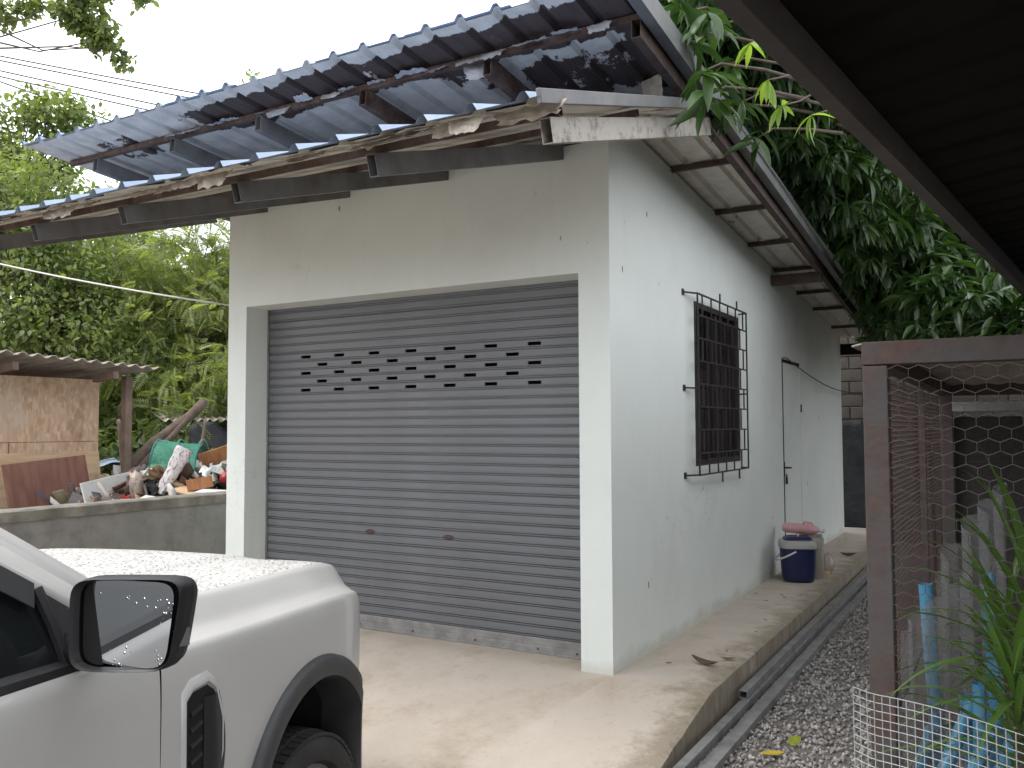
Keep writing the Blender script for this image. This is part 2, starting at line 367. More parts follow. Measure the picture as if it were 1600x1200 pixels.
def island_mat(name, cols, rough=.8, bs=60):
    M, n, b, _ = new_mat(name); g = N(n, 'ShaderNodeNewGeometry')
    c = ramp(n, g.outputs['Random Per Island'], [(i / (len(cols) - 1), c) for i, c in enumerate(cols)])
    n.links.new(c, b.inputs['Base Color']); b.inputs['Roughness'].default_value = rough
    bump(n, b, nz(n, coords(n), bs, 3), .3, .004); return M
MAT['stones'] = island_mat('crushed_stone', [(.15, .14, .13), (.25, .235, .22), (.34, .32, .305), (.21, .19, .175), (.48, .46, .45), (.28, .25, .225)])
MAT['scrap'] = island_mat('mixed_scrap', [(.42, .42, .41), (.1, .08, .07), (.04, .04, .05), (.3, .18, .1), (.08, .06, .05), (.55, .54, .52), (.16, .1, .07), (.05, .06, .1), (.4, .28, .17), (.05, .09, .06), (.13, .1, .08), (.3, .05, .05), (.06, .05, .05)], .7, 20)
MAT['cooler'] = pm('navy_plastic', (.014, .022, .085), (.011, .018, .07), rough=.38, bmp=.03, bscale=200)
MAT['coolerlid'] = pm('grey_plastic', (.42, .41, .39), (.36, .35, .33), rough=.4, bmp=.03)
MAT['beige'] = pm('beige_plastic', (.36, .33, .28), (.3, .275, .23), rough=.5, bmp=.05)
MAT['pink'] = pm('pink_plastic', (.72, .4, .43), (.62, .32, .35), rough=.35, bmp=.05)
MAT['white'] = pm('white_plastic', (.7, .7, .7), (.62, .62, .62), rough=.4, bmp=.03)
MAT['pvc'] = pm('blue_pvc', (.05, .22, .38), (.07, .25, .4), (.14, .24, .32), scale=5, rough=.35, bmp=.05)
MAT['wirewhite'] = pm('white_coated_wire', (.4, .4, .39), (.3, .3, .3), rough=.45, bmp=0)
MAT['wirerust'] = pm('rusty_hex_wire', (.055, .04, .036), (.06, .032, .027), scale=3, rough=.7, bmp=0)
MAT['wiregrey'] = pm('grey_hex_wire', (.075, .072, .07), (.06, .045, .042), scale=3, rough=.6, bmp=0)
MAT['cable'] = pm('black_cable', (.03, .03, .032), (.025, .025, .025), rough=.6, bmp=0)
MAT['cablew'] = pm('white_cable', (.6, .58, .54), (.5, .48, .45), rough=.6, bmp=0)
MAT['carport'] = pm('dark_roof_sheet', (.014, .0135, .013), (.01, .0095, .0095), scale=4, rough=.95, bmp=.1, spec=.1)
MAT['carbeam'] = pm('brown_grey_beam', (.075, .068, .064), (.05, .044, .04), scale=6, rough=.7, bmp=.2)
MAT['blackout'] = pm('blackout_brown', (.045, .04, .037), (.028, .025, .024), scale=2, rough=.9)  # near-black brown for the added light-blocking wall and coop board
MAT['dryleaf'] = pm('dry_leaf', (.12, .075, .045), (.06, .04, .028), scale=20, rough=.85, bmp=.2)
MAT['yellowleaf'] = pm('yellow_leaf', (.55, .38, .02), (.42, .3, .03), scale=18, rough=.6, bmp=.1)
MAT['limeleaf'] = pm('yellow_green_leaf', (.42, .42, .03), (.25, .32, .03), scale=18, rough=.6, bmp=.1)
MAT['aluframe'] = pm('dark_window_frame', (.03, .024, .022), (.022, .018, .017), rough=.5, bmp=.03)
def trans_mat(name, col, f, rough=.6, pat=None):
    M, n, b, out = new_mat(name); b.inputs['Base Color'].default_value = (*col, 1); b.inputs['Roughness'].default_value = rough
    t = N(n, 'ShaderNodeBsdfTransparent'); ms = N(n, 'ShaderNodeMixShader')
    v = coords(n); w = ramp(n, nz(n, v, 7, 5), [(.3, G(max(f - .22, 0))), (.7, G(min(f + .22, 1)))])
    if pat:
        wv = N(n, 'ShaderNodeTexWave'); wv.inputs['Scale'].default_value = pat; n.links.new(v, wv.inputs['Vector']); wv.bands_direction = 'Z'
        w = mixc(n, ramp(n, wv.outputs[1], [(.35, G(0)), (.6, G(.5))]), w, G(1))
    n.links.new(w, ms.inputs[0]); n.links.new(b.outputs[0], ms.inputs[1]); n.links.new(t.outputs[0], ms.inputs[2]); n.links.new(ms.outputs[0], out.inputs[0]); return M
MAT['net'] = trans_mat('white_insect_netting', (.24, .24, .245), .6)
MAT['greennet'] = trans_mat('green_netting', (.02, .2, .13), .3)
MAT['bag'] = trans_mat('clear_plastic_bag', (.5, .42, .38), .45, .2)

# ------------------------------------------------------------------ ground
GZ = -.22          # gravel level
DZ = -.35          # driveway level where the truck stands
P = MB(); gx = [-60, -30, -14, -9, -6.5, -5, -3.9, .7, 1.2, 2, 4, 7, 14, 30, 60]; gy = [-60, -25, -12, -5, -2.2, -1.5, 0, 4, 8, 12, 20, 35, 60]
rows = []
for y in gy:
    rows.append([(x, y, (GZ - .03 if x > .5 else -.42) if -13 < y < 12 and x > -4 else GZ - .03) for x in gx])
tag(P.grid(rows).build('ground', MAT['soil']), kind='structure')
P = MB(); P.grid([[(x, y, GZ + .012 * noise.noise((x * 3, y * 3, 0))) for x in np.linspace(.55, 6, 40)] for y in np.linspace(-12, 9.3, 110)])
tag(P.build('gravel_path', MAT['gravelbase'], smooth=True), kind='structure')
# concrete apron: floor slab of the garage, ramp down and driveway in one pour
ys = sorted(set(list(np.linspace(-14, -2.2, 12)) + list(np.linspace(-2.2, 8.6, 190)))); xs = [-11, -8, -6, -4.4] + list(np.linspace(-3.9, .3, 22)) + [.4, .5, .56, .583, .59]
def slab_z(y):
    if y >= 0: return 0
    t = min(-y / 1.85, 1); return DZ * (t * .93 + .07 * t * t) if t < 1 else DZ
def sx(x, y):
    if x > .55: x += .006 * noise.noise((0, y * 9, 1)) + .004 * noise.noise((3, y * 31, 1))
    return x - max(0, y) * .004 * (x > .3)
P = MB(); rows = []
for y in ys:
    r = []
    for x in xs:
        z = slab_z(y) + .003 * noise.noise((x * 2.2, y * 2.2, 0)) - (.004 if x > .58 else 0) - (.0015 if x > .57 else 0)
        if y > 0 and x < -4.5: z = slab_z(y) - .3
        r.append((sx(x, y), y, z))
    r.append((sx(.592, y) + .003, y, slab_z(y) - .02)); r.append((sx(.592, y) + .005, y, min(GZ, slab_z(y)) - .08))
    rows.append(r)
P.grid(rows); tag(P.build('pavement', MAT['slab'], smooth=True, auto=50), 'pale concrete apron with a ramp and a raised walkway', kind='structure')
# loose crushed stone on the gravel strip
def stone_template():
    t = (1 + 5 ** .5) / 2
    v = np.array([(-1,t,0),(1,t,0),(-1,-t,0),(1,-t,0),(0,-1,t),(0,1,t),(0,-1,-t),(0,1,-t),(t,0,-1),(t,0,1),(-t,0,-1),(-t,0,1)], float); v /= np.linalg.norm(v[0])
    f = np.array([(0,11,5),(0,5,1),(0,1,7),(0,7,10),(0,10,11),(1,5,9),(5,11,4),(11,10,2),(10,7,6),(7,1,8),(3,9,4),(3,4,2),(3,2,6),(3,6,8),(3,8,9),(4,9,5),(2,4,11),(6,2,10),(8,6,7),(9,8,1)])
    return v, f
def rotmats(n):
    q = RNG.normal(size=(n, 4)); q /= np.linalg.norm(q, axis=1)[:, None]; w, x, y, z = q.T
    return np.stack([np.stack([1-2*(y*y+z*z), 2*(x*y-z*w), 2*(x*z+y*w)], -1), np.stack([2*(x*y+z*w), 1-2*(x*x+z*z), 2*(y*z-x*w)], -1), np.stack([2*(x*z-y*w), 2*(y*z+x*w), 1-2*(x*x+y*y)], -1)], 1)
def instance(tv, tf, pos, R, sc):
    """tv (k,3) template, pos (n,3), R (n,3,3), sc (n,) or (n,3)"""
    n, k = len(pos), len(tv); sc = np.asarray(sc, float)
    t = tv[None] * (sc[:, None, :] if sc.ndim == 2 else sc[:, None, None])
    V = np.einsum('nij,nkj->nki', R, t) + pos[:, None]
    Fc = (tf[None] + (np.arange(n) * k)[:, None, None]).reshape(-1, tf.shape[1]); return V.reshape(-1, 3), Fc
tv, tf = stone_template(); n = 21000
yy = -1.3 + 8.5 * RNG.random(n) ** 1.5; xx = .62 + 2.2 * RNG.random(n) ** 1.3
sz = RNG.uniform(.007, .0155, n); sc = np.stack([sz * RNG.uniform(.8, 1.4, n), sz * RNG.uniform(.7, 1.2, n), sz * RNG.uniform(.5, .9, n)], -1)
V, Fc = instance(tv, tf, np.stack([xx, yy, GZ + RNG.uniform(0, .02, n)], -1), rotmats(n), sc)
o = link_mesh('gravel', np_mesh('gravel', V, Fc), mat=MAT['stones']); tag(o, 'loose grey crushed stone beside the raised walkway', 'gravel', kind='stuff')

# ------------------------------------------------------------------ garage
GA = empty('garage_building', (0, 0, 0), 0, 'pale mint garage with grey roller shutter and overlapping blue metal roofs', 'garage')
Wd, Ln = 3.262, 7.94
def ztop(y): return 3.395 - .083 * y
def zlow(y): return 3.287 + .311 * y           # front roof sheet
def zup(y): return 3.425 - .085 * y            # rear roof sheet
P = MB(); P.prism([(-Wd, -.01), (-Wd, 3.2), (0, 3.2), (0, -.01), (-.207, -.01), (-.207, 2.399), (-3.065, 2.399), (-3.065, -.01)], 1, 0, .3)
P.build('front_wall', MAT['wall'], GA)
WY0, WY1, WZ0, WZ1, DY0, DY1, DZ1 = 1.573, 2.788, 1.161, 2.409, 4.403, 5.27, 2.164
P = MB()
def strip(a, b, z0, z1=None):
    top = [(b, ztop(b) if z1 is None else z1), (a, ztop(a) if z1 is None else z1)]
    P.prism([(a, z0), (b, z0)] + top, 0, -.15, 0)
strip(.3, WY0, -.01); strip(WY0, WY1, -.01, WZ0); strip(WY0, WY1, WZ1); strip(WY1, DY0, -.01); strip(DY0, DY1, DZ1); strip(DY1, Ln, -.01)
P.build('side_wall', MAT['wall'], GA)
P = MB(); P.box((-Wd, Ln - .15, -.01), (-.151, Ln, 2.73)); P.build('rear_wall', MAT['wall'], GA)
P = MB(); P.prism([(.3, -.3), (Ln - .15, -.3), (Ln - .15, ztop(Ln)), (.3, 3.36)], 0, -Wd, -Wd + .15); P.build('far_wall', MAT['wall'], GA)
P = MB(); P.prism([(0, 3.2), (.28, 3.29), (.3, 3.36), (.3, 3.2)], 0, -Wd + .001, -.001); P.build('wall_top', MAT['wall'], GA)

# roller shutter: every slat its own curved strip, five rows with air slots
SH = empty('roller_shutter'); SH.parent = GA; tag(SH, 'dark grey steel roller shutter with five rows of air slots')
X0, X1, SY, PITCH = -3.062, -.21, .232, .0645
def slat_mesh(holes):
    prof = [(-.0035, 0), (-.0035, .0020), (.010, .0025), (.010, .0060), (-.0035, .0065), (-.0050, .0150), (.010, .0156), (.010, .0196), (-.0034, .0202), (-.0038, .0275), (-.004, .037), (-.0038, .051), (-.0036, .0600), (-.0035, .0645)]
    cuts = sorted({X0, X1} | {h - .05 for h in holes} | {h + .05 for h in holes})
    m_ = MB()
    for a, b in zip(cuts, cuts[1:]):
        hole = any(abs((a + b) / 2 - h) < .02 for h in holes)
        for (d0, z0), (d1, z1) in zip(prof, prof[1:]):
            if hole and z0 >= .027 and z1 <= .0515: continue
            m_.add([(a, SY + d0, z0), (b, SY + d0, z0), (b, SY + d1, z1), (a, SY + d1, z1)], [(0, 1, 2, 3)])
        if hole:   # rolled edge of the slot
            for zz in (.0275, .051): m_.add([(a, SY - .0016, zz), (b, SY - .0016, zz), (b, SY + .012, zz), (a, SY + .012, zz)], [(0, 1, 2, 3)])
            for xx in (a, b): m_.add([(xx, SY - .003, .0275), (xx, SY + .012, .0275), (xx, SY + .012, .051), (xx, SY - .003, .051)], [(0, 1, 2, 3)])
    return m_
odd = [-2.658 + .3362 * k for k in range(7)]; even = [-2.49 + .3362 * k for k in range(6)]
ZB = .098; NS = 36; zr = 2.012 - .038; first = round((zr - ZB) / PITCH)
ms_plain = ms_o = ms_e = None
for k in range(NS):
    z = ZB + k * PITCH; r = first - k
    hs_ = (odd if r % 2 == 0 else even) if 0 <= r <= 4 else []
    key = 0 if not hs_ else (1 if r % 2 == 0 else 2)
    cache = (ms_plain, ms_o, ms_e)[key]
    if cache is None:
        o = slat_mesh(hs_).build('slat', MAT['shutter'], SH, smooth=True, auto=40); cache = o.data
        if key == 0: ms_plain = cache
        elif key == 1: ms_o = cache
        else: ms_e = cache
    else: o = link_mesh('slat', cache, SH)
    o.location = (0, RNG.uniform(-.0012, .0012), z); o.rotation_euler = (rad(RNG.uniform(-.5, .5)) , 0, rad(RNG.uniform(-.02, .02)))
P = MB(); P.box((X0, SY - .012, .004), (X1, SY + .02, .05)); P.box((X0, SY - .006, .05), (X1, SY + .012, .098)); P.box((X0, SY - .022, .002), (X1, SY - .0125, .012))
br = P.build('bottom_rail', MAT['galv'], SH, bevel=.002)
for x in (-2.5, -2.1, -1.62, -1.1, -.62, -.34):
    P = MB(); P.lathe([(0, -.004), (.007, -.004), (.008, 0)], 8, (x, SY - .012, .03), 'Y'); P.build('bolt', MAT['rust_dark'], br)
for x in (-2.011, -1.323):
    P = MB(); P.lathe([(.001, -.004), (.02, -.004), (.022, 0)], 16, (0, 0, 0), 'Y'); 
    v = [(a * 2.0, b, c * .8) for a, b, c in P.v]; P.v = [(a + x, b + SY - .006, c + .70) for a, b, c in v]
    P.build('lock_plate', MAT['rust_dark'], SH, smooth=True)
for x in (X0 - .002, X1 - .016):
    P = MB(); P.box((x, SY - .013, 0), (x + .018, SY - .0065, 2.399)); P.build('guide_rail', MAT['rafter'], SH)
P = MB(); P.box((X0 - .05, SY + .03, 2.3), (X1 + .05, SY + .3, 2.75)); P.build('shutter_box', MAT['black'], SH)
P = MB(); P.box((X0 - .05, SY + .09, .0), (X1 + .05, SY + .1, 2.3)); P.build('dark_backing', MAT['black'], SH)  # black sheet stands in for the dark interior behind the slots

# window
WI = empty('window'); WI.parent = GA
P = MB(); t = .045
for lo, hi in (((-.11, WY0, WZ0), (.004, WY0 + t, WZ1)), ((-.11, WY1 - t, WZ0), (.004, WY1, WZ1)), ((-.11, WY0 + t, WZ1 - t), (.004, WY1 - t, WZ1)), ((-.11, WY0 + t, WZ0), (.004, WY1 - t, WZ0 + t)), ((-.07, 2.15, WZ0 + t), (-.01, 2.2, WZ1 - t))): P.box(lo, hi)
P.build('frame', MAT['aluframe'], WI, bevel=.002)
for a, b, x in ((WY0 + t, 2.15, -.045), (2.2, WY1 - t, -.035)):
    P = MB(); P.box((x, a, WZ0 + t), (x + .006, b, WZ1 - t)); P.build('pane', MAT['winglass'], WI)
P = MB()
for y in (1.75, 1.95, 2.35, 2.55): P.box((-.028, y, WZ0 + t), (-.02, y + .012, WZ1 - t))
P.build('glazing_bar', MAT['aluframe'], WI)
P = MB(); GXp = .07; GY0, GY1, GZ0, GZ1 = 1.45, 2.79, 1.10, 2.445; bw = .011
P.bar((GXp, GY0, GZ0), (GXp, GY0, GZ1), bw, bw); P.bar((GXp, GY1, GZ0), (GXp, GY1, GZ1), bw, bw)
levels = [GZ0, GZ0 + .16, GZ0 + .335, GZ0 + .505, GZ0 + .675, GZ0 + .845, GZ0 + 1.015, GZ0 + 1.185, GZ1]
for z in levels: P.bar((GXp, GY0 - bw / 2, z), (GXp, GY1 + bw / 2, z), bw, bw)
for k in range(8):
    st = (GY1 - GY0) / 6; off_ = .45 * st if k % 2 else .0
    for j in range(7):
        y = GY0 + off_ + j * st + .012
        if GY0 + .03 < y < GY1 - .03: P.bar((GXp, y, levels[k]), (GXp, y, levels[k + 1]), bw * .9, bw * .9)
for y in (2.02, 2.5):
    P.bar((GXp, y, GZ1), (GXp, y, GZ1 + .07), bw, bw); P.bar((GXp, y, GZ0), (GXp, y, GZ0 - .08), bw, bw)
P.bar((GXp, GY0 + .02, GZ0 + .075), (GXp, GY1 - .3, GZ0 + .085), bw, bw)
gr = P.build('grille', MAT['grille'], WI)
for y in (GY0 - .13, GY1):
    for z in (GZ0 + .002, 1.74, GZ1 - .002):
        P = MB()
        if y < GY0: P.bar((GXp, GY0, z), (.006, y, z), .012, .012); P.box((0, y - .02, z - .022), (.008, y + .02, z + .022))
        else: P.bar((GXp, y, z), (.0, y + .012, z), .012, .012)
        P.build('bracket', MAT['grille'], gr)
# door
DO = empty('door'); DO.parent = GA
P = MB(); P.box((-.06, DY0 + .03, .012), (-.008, DY1 - .004, DZ1 - .035)); P.build('door_leaf', MAT['wall'], DO, bevel=.003)
P = MB(); P.box((-.08, DY0, 0), (-.0605, DY1, DZ1)); P.box((-.0604, DY0 + .001, 0), (.004, DY0 + .029, DZ1 - .001)); P.box((-.0604, DY0 + .0295, DZ1 - .034), (-.004, DY1 - .002, DZ1 - .001)); P.build('frame', MAT['black'], DO)
P = MB(); P.box((-.018, DY0 + .05, .93), (-.006, DY0 + .1, 1.09)); P.tube([(-.01, DY0 + .075, 1.03), (.035, DY0 + .075, 1.03), (.04, DY0 + .09, 1.03), (.04, DY0 + .17, 1.025)], .009, 8); P.build('handle', MAT['grille'], DO)
P = MB(); P.box((.004, DY0 + .06, .86), (.02, DY0 + .1, .93)); P.tube([(.012, DY0 + .065, .93), (.012, DY0 + .065, .96), (.012, DY0 + .095, .96), (.012, DY0 + .095, .93)], .004, 6); P.build('padlock', MAT['grille'], DO)
for y, z in ((5.285, 1.66), (5.29, .28)):
    P = MB(); P.box((-.001, y - .012, z - .045), (.012, y + .012, z + .045)); P.build('latch_plate', MAT['grille'], DO, bevel=.002)

# ---- roofs
RX0, RX1 = -4.15, .62
def corr(x, pitch, x_ref, h, crown=.022, side=.02):
    t = (x - x_ref + pitch / 2) % pitch - pitch / 2; a = abs(t)
    if a < crown / 2: return h
    if a < crown / 2 + side: return h * (1 - (a - crown / 2) / side)
    return 0
def corr_xs(x0, x1, pitch, ref, crown=.022, side=.02):
    out = {round(x0, 4), round(x1, 4)}; k = math.floor((x0 - ref) / pitch) - 1
    while ref + k * pitch < x1 + pitch:
        c = ref + k * pitch
        for d in (-crown / 2 - side, -crown / 2, crown / 2, crown / 2 + side, pitch / 2): 
            if x0 < c + d < x1: out.add(round(c + d, 4))
        k += 1
    return sorted(out)
def sheet(name, mat, parent, x0, x1, y0, y1, zf, pitch, ref, h, dz=0, ny=8, wob=.004, fy=None):
    P = MB(); rows = []; q = corr_xs(x0, x1, pitch, ref)
    for i in range(ny + 1):
        y = y0 + (y1 - y0) * i / ny
        rows.append([(x, y + (fy(x) if fy and i == 0 else 0), zf(y) + corr(x, pitch, ref, h) + dz + wob * noise.noise((x * 1.7, y * 1.3, 5))) for x in q])
    return P.grid(rows).build(name, mat, parent, fix=False)
FR = empty('front_roof'); FR.parent = GA; tag(FR, 'low front slope of blue ribbed metal on grey rafters')
UR = empty('rear_roof'); UR.parent = GA; tag(UR, 'raised rear slope of blue ribbed metal with torn foil lining')
FP, FREF = .2295, .545; UP, UREF = .2125, .545
k = 0; x1 = RX1
while x1 > RX0 + .05:
    x0 = max(RX0, x1 - 3 * FP); dy = RNG.uniform(-.012, .012)
    sheet('roof_sheet', MAT['blue'], FR, x0, x1 + (.012 if x1 < RX1 else 0), -2.03 + dy, .36, zlow, FP, FREF, .03, dz=.0015 * (k % 2), ny=5); x1 = x0; k += 1
k = 0; x1 = RX1
while x1 > RX0 + .05:
    x0 = max(RX0, x1 - 3 * UP); dy = RNG.uniform(-.012, .012)
    sheet('roof_sheet', MAT['blue'], UR, x0, x1 + (.012 if x1 < RX1 else 0), -1.16 + dy, 8.25, zup, UP, UREF, .03, dz=.0015 * (k % 2), ny=16); x1 = x0; k += 1
fr_rag = lambda x: .05 * noise.noise((x * 3, 2, 0)) + .03 * noise.noise((x * 14, 5, 0))
sheet('foil_lining', MAT['lining_low'], FR, RX0, RX1 - .02, -1.96, .33, zlow, FP, FREF, .03, dz=-.006, ny=20, wob=.006, fy=fr_rag)
sheet('foil_lining', MAT['lining_up'], UR, RX0, RX1 - .005, -1.15, .36, zup, UP, UREF, .03, dz=-.006, ny=16, wob=.004)
sheet('foil_lining', MAT['lining_low'], UR, RX0, RX1 - .005, .365, 8.2, zup, UP, UREF, .03, dz=-.006, ny=50, wob=.004)
# sagging torn edge of the lining along the front eave
def flap(parent, c, u, v, w, l, curl, mat, seed, n=9):
    """ragged hanging strip: c start centre, u width dir, v length dir"""
    P = MB(); u = Vector(u).normalized(); v = Vector(v).normalized(); nn = u.cross(v); rows = []
    for i in range(n + 1):
        t = i / n; r = []
        for j in range(n + 1):
            s_ = j / n - .5
            ll = l * (.75 + .5 * (.5 + noise.noise((s_ * 4 + seed, seed, 0))) + .2 * noise.noise((s_ * 15, seed * 2, 1)))
            ww = w * (1 - .25 * t * (1 + noise.noise((t * 5, seed, 3))))
            r.append(Vector(c) + u * (s_ * ww) + v * (ll * t) + nn * (curl * t * t + .012 * noise.noise((s_ * 6, t * 5, seed))))
        rows.append(r)
    return P.grid(rows).build('peeling_foil', mat, parent, smooth=True)
for k in range(24):
    x = .5 - k * .19 - RNG.uniform(0, .08)
    if RNG.random() < .12: continue
    y = -1.9 + RNG.uniform(-.05, .06)
    flap(FR, (x, y, zlow(y) - .012), (1, 0, .02), (0, -.55, -.75 + RNG.uniform(-.2, .5)), RNG.uniform(.14, .34), RNG.uniform(.03, .085), RNG.uniform(-.03, .03), MAT['flap'], k * 3.1)
for k in range(17):
    x = .4 - k * .2 - RNG.uniform(0, .1); y = -.86 + RNG.uniform(-.02, .02)
    flap(UR, (x, y, zup(y) - .03), (1, .1 * RNG.normal(), .0), (0, -1, -.1 + RNG.uniform(-.35, .25)), RNG.uniform(.1, .24), RNG.uniform(.03, .075), RNG.uniform(-.03, .05), MAT['flapblue'], k * 2.7 + 40)
flap(UR, (-.18, -.18, zup(-.18) - .012), (.9, .5, 0), (.2, .3, -.9), .15, .13, .05, MAT['flap'], 3.3)
flap(UR, (.36, -.2, zup(-.2) - .012), (.9, -.4, 0), (-.1, .2, -.95), .17, .17, .04, MAT['flap'], 9.7)
flap(UR, (.46, -.45, zup(-.45) - .012), (.2, 1, 0), (.6, 0, -.5), .3, .11, .04, MAT['flapblue'], 12.2)
flap(UR, (-.42, -.78, zup(-.78) - .012), (1, .2, 0), (.1, -.6, -.6), .2, .11, .05, MAT['flapblue'], 15.2)
# rafters: hollow steel tubes, open ends outwards
RXS = [.532, -.327, -1.19, -2.05, -2.87, -3.73]
sl_ = 1 / math.hypot(1, .311)
for k, x in enumerate(RXS):
    P = MB(); y0, y1 = -1.795 + RNG.uniform(-.012, .012), .26
    o_ = Vector((0, -.311 * sl_, sl_)) * .05
    P.hollow(Vector((x, y0, 3.118 + .311 * y0)) + o_, Vector((x, y1, 3.118 + .311 * y1)) + o_, .05, .1)
    r = P.build('rafter', MAT['rusty_white'] if k == 0 else MAT['rafter'], FR, bevel=.003)
    if k == 0: tag(r, 'end rafter with flaking white paint and rust')
for y, mt_ in ((-1.76, 'rust'), (-.95, 'rust'), (-.1, 'rafter')):
    P = MB(); zz = 3.118 + .311 * y + .105 + .018; P.hollow((RX0 + .1, y, zz), (.57, y, zz), .034, .034, .003, up=(0, -.3, 1)); P.build('purlin', MAT[mt_], FR)
P = MB(); P.bar((.612, -2.02, zlow(-2.02) + .002), (.612, .3, zlow(.3) + .002), .02, .055); P.build('barge_flashing', MAT['fascia'], FR, bevel=.003)
def rake_x(y): return .53 - .012 * max(y, 0)
for k, x in enumerate(RXS):
    y0, y1 = -.86 + RNG.uniform(-.01, .01), 8.15
    P = MB(); P.hollow((x, y0, zup(y0) - .095), (x if k else rake_x(y1), y1, zup(y1) - .095), .05, .1)
    P.build('rafter', MAT['rust_dark'] if k == 0 else MAT['rust'] if k < 3 else MAT['rafter'], UR, bevel=.003)
for y in [-.83, .12] + [1.13, 2.17, 3.17, 4.15, 5.2, 6.1, 7.3]:
    P = MB(); P.hollow((RX0 + .1, y, zup(y) - .03), (.57, y, zup(y) - .03), .036, .036, .003); P.build('purlin', MAT['rust'] if y < 0 else MAT['rust_dark'], UR)
P = MB(); P.box((.0, 4.0, zup(4) - .215), (.49, 4.06, zup(4) - .115)); P.build('bracket_beam', MAT['rust_dark'], UR, bevel=.003)
P = MB(); P.box((-.2, 7.96, zup(8) - .29), (.44, 8.04, zup(8) - .14)); P.build('eave_beam', MAT['black'], UR, bevel=.003)
P = MB(); P.prism([(.575, -.075), (.635, -.075), (.635, .042), (.575, .042), (.575, .036), (.629, .036), (.629, -.069), (.575, -.069)], 1, 0, 1)
P.v = [(x - .012 * max(0, -1.17 + 9.4 * y), -1.17 + 9.4 * y, zup(-1.17 + 9.4 * y) + z) for x, y, z in P.v]
P.build('barge_flashing', MAT['fascia'], UR)
# cable looping from the door head to the rear wall
cab = MB(); pts = [(.012, 4.42, 2.17)] + [(.02 + .14 * t, 4.42 + 5.0 * t, 2.19 - .35 * t + .16 * t * t - .12 * math.sin(math.pi * t)) for t in np.linspace(.02, 1, 12)]
tag(cab.tube(pts, .006, 6).build('wall_cable', MAT['cable'], base=True), 'thin black cable strung from the side door head to the rear', 'cable')

# ------------------------------------------------------------------ pickup truck (local: +X forward, -Y its right side)
TR = empty('pickup_truck', (-1.0047, -2.7132, DZ), 1.8258, 'white pickup truck wet with rain in front of the roller shutter', 'truck')
AX, RAXL = .09, -3.18
def interp(x, tab):
    xs_ = [a for a, _ in tab]; return float(np.interp(x, xs_, [b for _, b in tab]))
def smooth_interp(x, tab):
    X = [a for a, _ in tab]; Y = [b for _, b in tab]; i = int(np.clip(np.searchsorted(X, x) - 1, 0, len(X) - 2))
    def s(j):
        if j <= 0 or j >= len(X) - 1: return (Y[min(j + 1, len(X) - 1)] - Y[max(j - 1, 0)]) / (X[min(j + 1, len(X) - 1)] - X[max(j - 1, 0)])
        return (Y[j + 1] - Y[j - 1]) / (X[j + 1] - X[j - 1])
    h = X[i + 1] - X[i]; t = (x - X[i]) / h; m0, m1 = s(i) * h, s(i + 1) * h
    return (2*t**3 - 3*t*t + 1) * Y[i] + (t**3 - 2*t*t + t) * m0 + (-2*t**3 + 3*t*t) * Y[i + 1] + (t**3 - t*t) * m1
WTAB = [(-4.5, .92), (-3.2, .945), (-1.0, .945), (-.3, .95), (.2, .95), (.4, .94), (.5, .922), (.58, .885), (.66, .82), (.74, .70), (.8, .54), (.84, .3), (.85, .02)]
HTAB = [(-.75, 1.315), (-.3, 1.296), (.1, 1.284), (.35, 1.272), (.5, 1.252), (.62, 1.215), (.74, 1.165), (.85, 1.12)]
def hz(X): return smooth_interp(X, HTAB)
def wid(X): return smooth_interp(X, WTAB)
def arch(X, c=AX, rx=.425, rz=.44, zc=.50):
    t = (X - c) / rx
    return zc + rz * math.sqrt(max(0, 1 - t * t)) if abs(t) < 1 else None
def sub(tab, n):
    """Catmull-Rom through (a,b) points"""
    p = [tab[0]] + list(tab) + [tab[-1]]; out = []
    for i in range(1, len(p) - 2):
        for k in range(n):
            t = k / n; out.append(tuple(.5 * ((2*p[i][q]) + (-p[i-1][q] + p[i+1][q]) * t + (2*p[i-1][q] - 5*p[i][q] + 4*p[i+1][q] - p[i+2][q]) * t*t + (-p[i-1][q] + 3*p[i][q] - 3*p[i+1][q] + p[i+2][q]) * t**3) for q in (0, 1)))
    out.append(tab[-1]); return out
def fender_prof(X):
    h = hz(X); f = float(np.clip((X + .75) / .3, 0, 1))
    return sub([(.845, h - .004), (.868, h - .012), (.895, h - .045), (.925, h - .083), (.958, h - .103), (.982, h - .115), (.994, h - .14), (.999, h - .2), (1.0, h - .32), (.998, .82), (.992, .7), (.98, .58), (.95, .47)], 4)
def st(a, b, n, extra=()): return sorted(set([round(v, 4) for v in np.linspace(a, b, n)] + [round(e, 4) for e in extra]))
arch_x = [AX + .425 * math.cos(t) for t in np.linspace(0, math.pi, 41)]
for s in (-1, 1):
    rows = []
    for X in st(-.7475, .85, 60, arch_x):
        pr = fender_prof(X); w = wid(X); a = arch(X); r = []
        zb = a if a else .47
        ztop_ = pr[0][1]; zbot = pr[-1][1]
        for (q, z) in pr:
            zl = zbot; cr = pr[24][1]
            zz = z if z >= cr else cr - (cr - z) / (cr - zl) * (cr - max(zb, .47))
            qq = q if z >= cr else float(np.interp(zz, [e[1] for e in pr[24:]][::-1], [e[0] for e in pr[24:]][::-1]))
            r.append((X, s * qq * w, zz))
        rows.append(r)
    P = MB(); P.grid(rows); P.build('front_fender', MAT['paint'], TR, smooth=True, auto=60)
